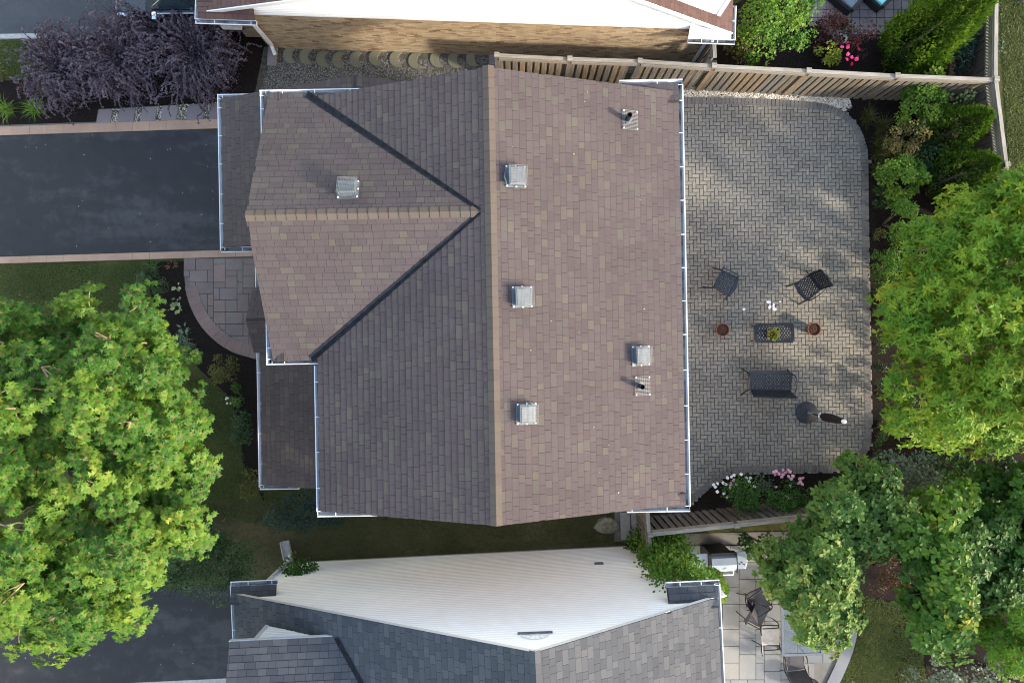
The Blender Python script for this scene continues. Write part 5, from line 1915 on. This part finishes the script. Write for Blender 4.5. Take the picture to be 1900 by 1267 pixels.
# bed along the right side of the patio
for i, (x, y, lab) in enumerate((
        (1622, 352, "low edging plant at the patio edge beside the round mid green bush"),
        (1624, 386, "low edging plant between the round mid green bush and the brown tipped bush"),
        (1622, 440, "low edging plant at the foot of the small bush with brown tips"),
        (1621, 470, "low edging plant just above the dark low bush at the patio edge"),
        (1624, 540, "low edging plant level with the armchair that faces the house"),
        (1625, 575, "low edging plant level with the white chalk marks on the patio"),
        (1626, 640, "low edging plant level with the metal table, under the feather leaved tree"),
        (1627, 680, "low edging plant level with the front of the loveseat, under the feather leaved tree"),
        (1627, 720, "low edging plant level with the back of the loveseat, under the feather leaved tree"),
        (1630, 810, "low edging plant just below the thin grass tuft by the parasol"),
        (1622, 838, "low edging plant where the patio edge curves, below the parasol"))):
    shrub(lab, W(x, y)[:2], (.17, .22, .20), 'oval', ('leaf_mid', 'leaf_dark', 'leaf_rust')[i % 3], 130, .06, (.0, .7), ncl=5, cr=.10, stems=2, name="edging_plant", cat="plant", group="edging plants along the patio")
shrub("rounded bright green bush at the fence corner of the patio bed", W(1672, 207)[:2], (.72, .82, .8), 'oval', 'leaf_bright', 2600, .085, (.15, .85), ncl=22, cr=.26)
shrub("yellow tipped bush against the fence corner, next to the rounded green bush", W(1745, 195)[:2], (.45, .35, .6), 'oval', 'leaf_variegated', 420, .085, (.0, .5), ncl=9, cr=.22)
shrub("russet and olive bush in the middle of the patio bed", W(1645, 270)[:2], (.62, .56, .7), 'oval', 'leaf_rust', 1300, .065, (.05, .9), ncl=18, cr=.2)
shrub("round mid green bush below the russet bush in the patio bed", W(1641, 338)[:2], (.72, .72, .75), 'oval', 'leaf_bright', 2600, .08, (.1, .8), ncl=20, cr=.22)
shrub("small green bush with brown tips, touching the feather leaved tree", W(1640, 416)[:2], (.58, .70, .65), 'oval', 'leaf_bright', 2000, .07, (.1, .75), ncl=14, cr=.2)
shrub("dark low bush at the patio edge halfway along the bed", W(1632, 500)[:2], (.5, .72, .55), 'oval', 'leaf_bright', 1500, .065, (.0, .6), ncl=12, cr=.2)
shrub("dark low bush under the feather leaved tree, opposite the parasol", W(1640, 735)[:2], (.42, .75, .5), 'oval', 'leaf_dark', 1100, .075, (.2, 1), ncl=10, cr=.18)
for x, y, lab in ((1604, 222, "fine bladed grass tuft by the pebble corner"), (1630, 240, "fine bladed dark grass tuft beside the rounded green bush"), (1626, 268, "fine bladed grass tuft left of the russet bush"), (1624, 292, "fine bladed grass tuft just below the russet bush, at the patio edge"), (1622, 318, "fine bladed grass tuft left of the round mid green bush")):
    tuft(lab, W(x, y)[:2], 120, .50, 'leaf_fineblade', group="grass tufts along the patio bed")
tuft("thin grass tuft at the patio edge by the parasol", W(1632, 788)[:2], 60, .42, 'leaf_fineblade', group="grass tufts along the patio bed")
cedar("small cone shaped cedar leaning to the lattice fence, middle of the bed", W(1738, 258)[:2], 2.15, .66, n=4200, tone=(.3, .9), size=.11)
shrub("low dark filler bush between the two small cedars and the russet bush", W(1705, 300)[:2], (.45, .8, .4), 'oval', 'leaf_dark', 900, .08, (.3, 1), ncl=14, cr=.24)
shrub("low dark bush under the left edge of the feather leaved tree", W(1652, 600)[:2], (.4, .8, .45), 'oval', 'leaf_dark', 1000, .075, (.3, 1), ncl=14, cr=.22)
cedar("small dark cone shaped cedar partly under the feather leaved tree", W(1745, 338)[:2], 2.25, .70, n=4200, tone=(.1, .7), size=.11)

# neighbour's garden, upper right
cedar("tall bright green cone shaped cedar in the upper right garden", W(1668, 100)[:2], 4.1, .86, n=9500, tone=(.4, 1.0), size=.15)
cedar("yellow green cedar behind the tall cedar at the top edge", W(1715, 30)[:2], 3.6, .6, n=3500, tone=(.4, 1.0), size=.16)
shrub("dark blue green bush between the tall cedar and the lattice fence", W(1760, 105)[:2], (.85, .65, .7), 'tiny', 'leaf_bluegreen', 2400, .07, (.0, .9), ncl=22, cr=.28)
shrub("big lush green bush beside the white corner of the brick house", W(1418, 55, .5)[:2], (.95, 1.25, 1.2), 'oval', 'leaf_bright', 4200, .085, (.05, .75), ncl=44, cr=.32)
shrub("lime green low bush against the wooden fence", W(1525, 112)[:2], (.36, .22, .4), 'oval', 'leaf_lime', 420, .07, (.0, .6), ncl=9, cr=.16)
shrub("maroon leaved low bush round a stone disc", W(1530, 70)[:2], (.55, .5, .35), 'tiny', 'leaf_maroon', 1300, .07, (.0, .9), ncl=16, cr=.2)
shrub("dark shade plant in the corner behind the white gutter", W(1362, 100)[:2], (.35, .3, .35), 'tiny', 'leaf_rust', 420, .08, (.0, .5), ncl=8, cr=.2)
fl = [tuple(np.array(W(x, y, .8)) - np.array(W(1575, 100) )) for x, y in ((1562, 88), (1573, 87), (1573, 101), (1580, 107), (1571, 111), (1589, 110))]
fl2 = [tuple(np.array(W(x, y, .7)) - np.array(W(1575, 100))) for x, y in ((1591, 72), (1591, 84), (1580, 119), (1593, 92), (1572, 80))]
shrub("bush with hot pink and red flowers by the tall cedar", W(1575, 100)[:2], (.42, .42, .65), 'tiny', 'leaf_maroon', 520, .06, (.0, .8), ncl=10, cr=.2, flowers=[('petal_hot', fl, .13), ('petal_red', fl2, .12)])
MB().lathe([(.22, 0), (.22, .045), (.2, .06)], 24).build("stone_disc", M['concrete']).location = W(1549, 78)[:2] + (.3,)
tag(bpy.data.objects["stone_disc"], "round grey stone disc among the maroon bush", "stone")
tuft("arching green spray of long leaves above the pink flowers", W(1565, 66)[:2], 26, .55, 'leaf_blade', name="arching_plant", cat="plant")
shrub("bluish bush on the lawn beyond the lattice fence at the top right", W(1893, 5)[:2], (.4, .3, .35), 'oval', 'leaf_bluegreen', 300, .09, (.3, 1), ncl=8, cr=.18)

# purple barberry hedge: arching canes set with small leaves
def barberry(label, loc, ncane, spread_x, spread_y, h):
    root = thing("barberry_bush", label, "shrub", (loc[0], loc[1], 0), 0, "purple barberry hedge by the upper driveway")
    m = MB()
    P, A, O, TN = [], [], [], []
    for i in range(ncane):
        bx, by = R.gauss(0, spread_x * .35), R.gauss(0, spread_y * .35)
        a = math.atan2(by, bx) + R.gauss(0, .9)
        ln = R.uniform(.6, 1.05)
        hh = h * R.uniform(.65, 1.1)
        e = (bx + math.cos(a) * ln * spread_x * .62, by + math.sin(a) * ln * spread_y * .62, hh * R.uniform(.5, .95))
        pth = smooth_path([(bx * .6, by * .6, .05), (bx + (e[0] - bx) * .35, by + (e[1] - by) * .35, hh * .75), ((bx + e[0] * 2) / 3, (by + e[1] * 2) / 3, hh), e], 4)
        m.tube(pth, .008, 4, caps=False)
        tn = R.uniform(.1, .8)
        for k in range(4, len(pth)):
            for q in range(3):
                b, c = Vector(pth[k - 1]), Vector(pth[k])
                pp = b.lerp(c, q / 4)
                for s in range(2):
                    dd = Vector((R.gauss(0, 1), R.gauss(0, 1), R.gauss(.4, 1))).normalized()
                    P.append(tuple(pp))
                    A.append(tuple(dd + (c - b).normalized() * .5))
                    O.append((R.gauss(0, .5), R.gauss(0, .5), 1))
                    TN.append(tn + R.gauss(0, .15) + .25 * (k / len(pth) - .5))
    m.build("canes", M['cane'], root, kind='stuff')
    q = rdir(5200, -.1) * (NR.uniform(.35, 1, 5200) ** .5)[:, None] * np.array([spread_x * .92, spread_y * .92, h * .78])
    q += NR.normal(0, .05, q.shape)
    P += [tuple(v) for v in q]
    A += [tuple(v) for v in NR.normal(size=q.shape)]
    O += [(x * .5, y * .5, 1) for x, y, z in NR.normal(size=q.shape)]
    TN += list(.25 + .3 * np.sin(q[:, 0] * 6 + q[:, 1] * 4) + NR.normal(0, .12, len(q)))
    leaves("foliage", 'tiny', P, A, O,   .046 * NR.uniform(.7, 1.2, len(P)), TN, 'leaf_plum', root)


barberry("purple barberry bush at the lawn end of the hedge", W(138, 140)[:2], 330, 1.05, 1.15, 1.0)
barberry("purple barberry bush in the middle of the hedge by the parked car", W(252, 124)[:2], 380, 1.25, 1.3, 1.15)
barberry("purple barberry bush by the garage roof, right end of the hedge", W(388, 122)[:2], 380, 1.1, 1.3, 1.1)
tuft("yellow green daylily clump at the left end of the dark bed", W(18, 206)[:2], 110, .50, 'leaf_blade', name="daylily", cat="plant", lay=.8)
tuft("green daylily clump beside the purple barberry", W(74, 206)[:2], 110, .50, 'leaf_blade', name="daylily", cat="plant", lay=.8)
shrub("small yellow bush at the left edge of the lawn strip", W(4, 150)[:2], (.3, .3, .3), 'tiny', 'leaf_rust', 260, .07, (.1, .7), ncl=7, cr=.15)
shrub("small dark red plant between daylily and barberry", W(62, 172)[:2], (.3, .18, .2), 'tiny', 'leaf_maroon', 220, .06, (.1, .6), ncl=6, cr=.12)

# front bed along the curved walk
shrub("clipped dark green bush at the top of the front bed", W(302, 520)[:2], (.34, .42, .4), 'tiny', 'leaf_dark', 1400, .05, (.2, .9), ncl=14, cr=.18)
tuft("dark green grass clump next to the drive kerb in the front bed", W(288, 497)[:2], 70, .34, 'leaf_mid', lay=.8)
rosette_plant("small red leaved plant at the head of the front bed", W(323, 493)[:2], 16, .15, 'leaf_brown', name="red_plant", leaf='lance')
rosette_plant("white edged hosta closest to the curved walk", W(332, 572)[:2], 18, .14, 'leaf_variegated')
rosette_plant("pale green hosta below the clipped bush", W(331, 530)[:2], 10, .13, 'leaf_variegated')
rosette_plant("grey green hosta near the tree's edge in the front bed", W(286, 525)[:2], 9, .12, 'leaf_silver')
rosette_plant("small silvery plant between the two pale hostas", W(331, 551)[:2], 7, .10, 'leaf_silver')
rosette_plant("striped hosta at the bend of the curved walk", W(344, 610)[:2], 14, .16, 'leaf_silver', leaf='lance')
shrub("airy grey green bush at the bend of the curved walk", W(362, 640)[:2], (.40, .32, .45), 'tiny', 'leaf_silver', 500, .05, (.0, .5), ncl=10, cr=.18)
shrub("loose green bush at the end of the curved walk", W(427, 685)[:2], (.42, .36, .5), 'tiny', 'leaf_rust', 800, .06, (.0, .5), ncl=12, cr=.2)
shrub("small upright green plant beside the white flowers under the porch gutter", W(449, 735)[:2], (.15, .28, .35), 'oval', 'leaf_mid', 240, .075, (.1, .8), ncl=7, cr=.12)
fl = [tuple(np.array((R.uniform(-.18, .18), R.uniform(-.14, .14), R.uniform(.28, .36)))) for k in range(12)]
shrub("white flowering plant next to the porch gutter", W(428, 738)[:2], (.2, .16, .2), 'tiny', 'leaf_dark', 120, .05, ncl=5, cr=.1, flowers=[('petal_white', fl[:6], .06)])
shrub("dark bush under the porch gutter, middle of the front bed", W(462, 790)[:2], (.3, .5, .45), 'oval', 'leaf_dark', 700, .07, (.1, .8), ncl=12, cr=.2)
shrub("green and cream bush at the lower corner of the porch roof", W(475, 890)[:2], (.35, .32, .4), 'oval', 'leaf_rust', 420, .075, (.0, .4), ncl=9, cr=.18)
shrub("dark clipped evergreen at the front corner below the main roof", W(585, 935)[:2], (1.05, .62, .75), 'tiny', 'leaf_bluegreen', 4500, .055, (.0, .7), ncl=40, cr=.3)
shrub("large clipped dark green hedge bush between the tree and the grey shingled house", W(395, 1020)[:2], (1.65, .95, .8), 'lance', 'leaf_dark', 6500, .10, (.2, 1.0), ncl=60, cr=.36)

# roses by the fence
def off(px, py, z, base):
    a, b = np.array(W(px, py, z)), np.array(W(*base))
    return tuple(a - b)


bA = (1368, 908)
flw = [off(x, y, .85, bA) for x, y in ((1357, 884), (1350, 886), (1342, 896), (1347, 898), (1331, 897), (1355, 905), (1362, 881), (1375, 880), (1385, 886), (1392, 886), (1390, 893), (1400, 902), (1331, 912), (1343, 915), (1349, 921), (1391, 925), (1355, 896), (1324, 899), (1327, 903), (1366, 898))]
flp = [off(x, y, .85, bA) for x, y in ((1356, 899), (1361, 891))]
shrub("rose bush covered with white blooms by the fence", W(*bA)[:2], (.62, .50, .75), 'oval', 'leaf_mid', 1500, .065, (.0, .6), name="rose_bush", ncl=22, cr=.24, flowers=[('petal_white', flw, .105), ('petal_pink', flp, .13)])
bB = (1445, 912)
flp = [off(x, y, .85, bB) for x, y in ((1435, 876), (1440, 874), (1438, 880), (1445, 879), (1452, 872), (1457, 876), (1462, 872), (1466, 875), (1453, 880), (1463, 884), (1468, 888), (1471, 883), (1484, 888), (1489, 886), (1485, 894), (1488, 898), (1482, 896), (1450, 884))]
flw = [off(x, y, .8, bB) for x, y in ((1440, 903), (1459, 920), (1463, 924), (1466, 901))]
shrub("rose bush with clustered pink blooms by the fence", W(*bB)[:2], (.60, .50, .7), 'oval', 'leaf_mid', 1400, .065, (.0, .7), name="rose_bush", ncl=22, cr=.24, flowers=[('petal_pink', flp, .11), ('petal_white', flw, .09)])
shrub("low grey green plant between the white and the pink rose", W(1410, 893)[:2], (.22, .25, .35), 'oval', 'leaf_silver', 200, .06, (.0, .4), ncl=7, cr=.14)
shrub("green bush leaning on the dark fence right of the pink rose", W(1495, 930)[:2], (.5, .35, .6), 'oval', 'leaf_serv', 700, .08, (.0, .6), ncl=12, cr=.22)

# climbing vine on the corner of the white wall and its arch
root = thing("climbing_vine", "yellow green climbing vine covering the corner of the white clapboard wall", "vine", W(1215, 1020)[:2] + (0,))
bx, by = W(1215, 1020)[:2]
P, A, O, TN = [], [], [], []
for k in range(135):
    t = R.random()
    z = .15 + 3.7 * t
    px0 = 1188 + 62 * t + R.uniform(-26, 34 + 12 * math.sin(t * 9))
    py0 = 1016 + 62 * t + R.uniform(-12, 10)
    c = np.array((R.uniform(3.45, 4.72), -6.117 + .0493 * 4.2 + R.uniform(.08, .38), z)) - np.array((bx, by, 0))
    tn = R.choice((.1, .2, .3, .5, .75, .95))
    for j in range(34):
        q = rdir(1, -.2)[0]
        P.append(c + q * R.uniform(.08, .28))
        A.append(q + np.array((.1, .3, -.3)))
        O.append(q + np.array((0, .4, .6)))
        TN.append(tn + R.gauss(0, .12))
leaves("foliage", 'oval', P, A, O, .085 * NR.uniform(.7, 1.2, len(P)), TN, 'leaf_bright', root)
m = MB()
for k in range(9):
    x = R.uniform(3.8, 4.8) - bx
    m.tube(smooth_path([(x, -5.85 - by, 0), (x + R.uniform(-.2, .2), -5.85 - by, 1.3), (x + R.uniform(-.3, .3), -5.80 - by, 2.9)], 4), .012, 5)
m.build("vine_stems", M['bark'], root, kind='stuff')
root = thing("vine_shoot", "arching yellow green vine shoot over the white gutter corner by the barbecue", "vine", W(1300, 1100)[:2] + (0,))
arc = smooth_path([(1296, 1102, 2.2), (1304, 1078, 2.6), (1316, 1062, 2.8), (1330, 1066, 2.9), (1340, 1080, 2.9), (1345, 1094, 2.8), (1338, 1112, 2.6)], 6)
P, A, O = [], [], []
pth = [tuple(np.array(W(*q)) - np.array(W(1300, 1100))) for q in arc]
for p_ in pth:
    for j in range(14):
        q = rdir(1)[0]
        P.append(np.array(p_) + q * .06)
        A.append(q)
        O.append(q * .5 + np.array((0, 0, 1)))
leaves("foliage", 'oval', P, A, O, .085, NR.uniform(.5, 1, len(P)), 'leaf_bright', root)
MB().tube([(0, 0, 0), (0, .0, 1.2)] + pth, .01, 5).build("stem", M['bark'], root)
shrub("low ivy patch at the gate foot beside the vine", W(1180, 1012)[:2], (.35, .2, .4), 'oval', 'leaf_dark', 420, .08, (.2, 1), ncl=8, cr=.16)
# rose leaning on the white wall
shrub("dark green climbing rose on the small wire trellis", W(572, 1036)[:2], (.46, .28, .55), 'oval', 'leaf_mid', 900, .085, (.0, .45), ncl=16, cr=.2, zc=.85, name="climbing_rose", flowers=[('petal_pink', [(-.42, -.24, .75)], .09), ('petal_white', [(-.15, .1, 1.2)], .06)])

# planter greens on the coffee table
n = 90
q = rdir(n, .1)
leaves("leaf_tuft", 'oval', q * np.array((.10, .12, .10)) + np.array((0, -.02, .17)), q + np.array((0, 0, .2)), NR.normal(0, .4, (n, 3)) + np.array((0, 0, 1)), .085 * NR.uniform(.7, 1.2, n), NR.uniform(0, 1, n), 'leaf_lime', pl)

# lawns: real blades over the grass sheet
def blades(label, poly, n, h, tone, name="lawn_grass", z=0.004):
    P_ = [W(*p)[:2] for p in poly]
    xs, ys = [p[0] for p in P_], [p[1] for p in P_]
    P = []
    while len(P) < n:
        x, y = R.uniform(min(xs), max(xs)), R.uniform(min(ys), max(ys))
        if inpoly(x, y, P_):
            P.append((x, y, z))
    P = np.array(P)
    az = NR.uniform(0, 2 * PI, n)
    ax = np.stack([np.cos(az) * .7, np.sin(az) * .7, NR.uniform(.3, 1, n)], 1)
    big = .5 + .5 * np.sin(P[:, 0] * 2.1 + 1.3 * np.sin(P[:, 1] * 1.7)) * np.cos(P[:, 1] * 1.3)
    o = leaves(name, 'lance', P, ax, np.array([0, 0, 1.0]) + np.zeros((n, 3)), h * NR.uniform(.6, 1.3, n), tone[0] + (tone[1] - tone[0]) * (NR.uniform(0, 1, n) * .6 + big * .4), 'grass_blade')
    tag(o, label, "grass")


blades("short mown grass between the driveway kerb and the big left tree", [(-10, 492), (275, 490), (280, 560), (330, 650), (-10, 650)], 26000, .05, (.0, .8))
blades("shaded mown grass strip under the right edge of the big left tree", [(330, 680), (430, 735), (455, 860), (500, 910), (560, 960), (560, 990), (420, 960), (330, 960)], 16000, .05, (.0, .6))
blades("small mown lawn strip next to the purple hedge", [(-10, 76), (85, 76), (85, 160), (40, 150), (-10, 140)], 8000, .05, (.3, 1.0))
blades("grass beyond the lattice fence at the right edge", [(1852, -10), (1910, -10), (1910, 340), (1872, 310)], 9000, .06, (.2, 1.0))
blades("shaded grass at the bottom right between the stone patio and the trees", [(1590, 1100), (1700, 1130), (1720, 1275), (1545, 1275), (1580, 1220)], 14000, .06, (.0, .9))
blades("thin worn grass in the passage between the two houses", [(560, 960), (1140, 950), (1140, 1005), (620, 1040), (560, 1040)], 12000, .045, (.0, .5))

# litter: fallen leaves and petals on the drive, lawn and patio
n = 70
P = []
while len(P) < n:
    x, y = R.uniform(-14.5, 10), R.uniform(-9.5, 6.5)
    if (-14.5 < x < -8.5 and -.0 < y < 6.2) or (4.2 < x < 10 and -3.5 < y < 6.5 and R.random() < .25) or (-14.5 < x < -8.5 and y < -7.2):
        P.append((x, y, .062 if x > 0 else .022))
for k in range(16):
    x, y = R.uniform(-.1, 3.5), R.uniform(-3.4, 5.2)
    P.append((x, y, ZR - (ZR - ZE) / (EX - RX) * (x * cth + y * sth - RX) + .03))
n = len(P)
a = NR.uniform(0, 6.3, n)
o = leaves("fallen_leaves", 'tiny', P, np.stack([np.cos(a), np.sin(a), a * 0 + .05], 1), np.array([0, 0, 1.0]) + np.zeros((n, 3)), NR.uniform(.018, .042, n), NR.uniform(0, 1, n), 'fallen_leaf')
tag(o, "scattered pale fallen leaves on the driveways and the paved patio", "fallen leaves")
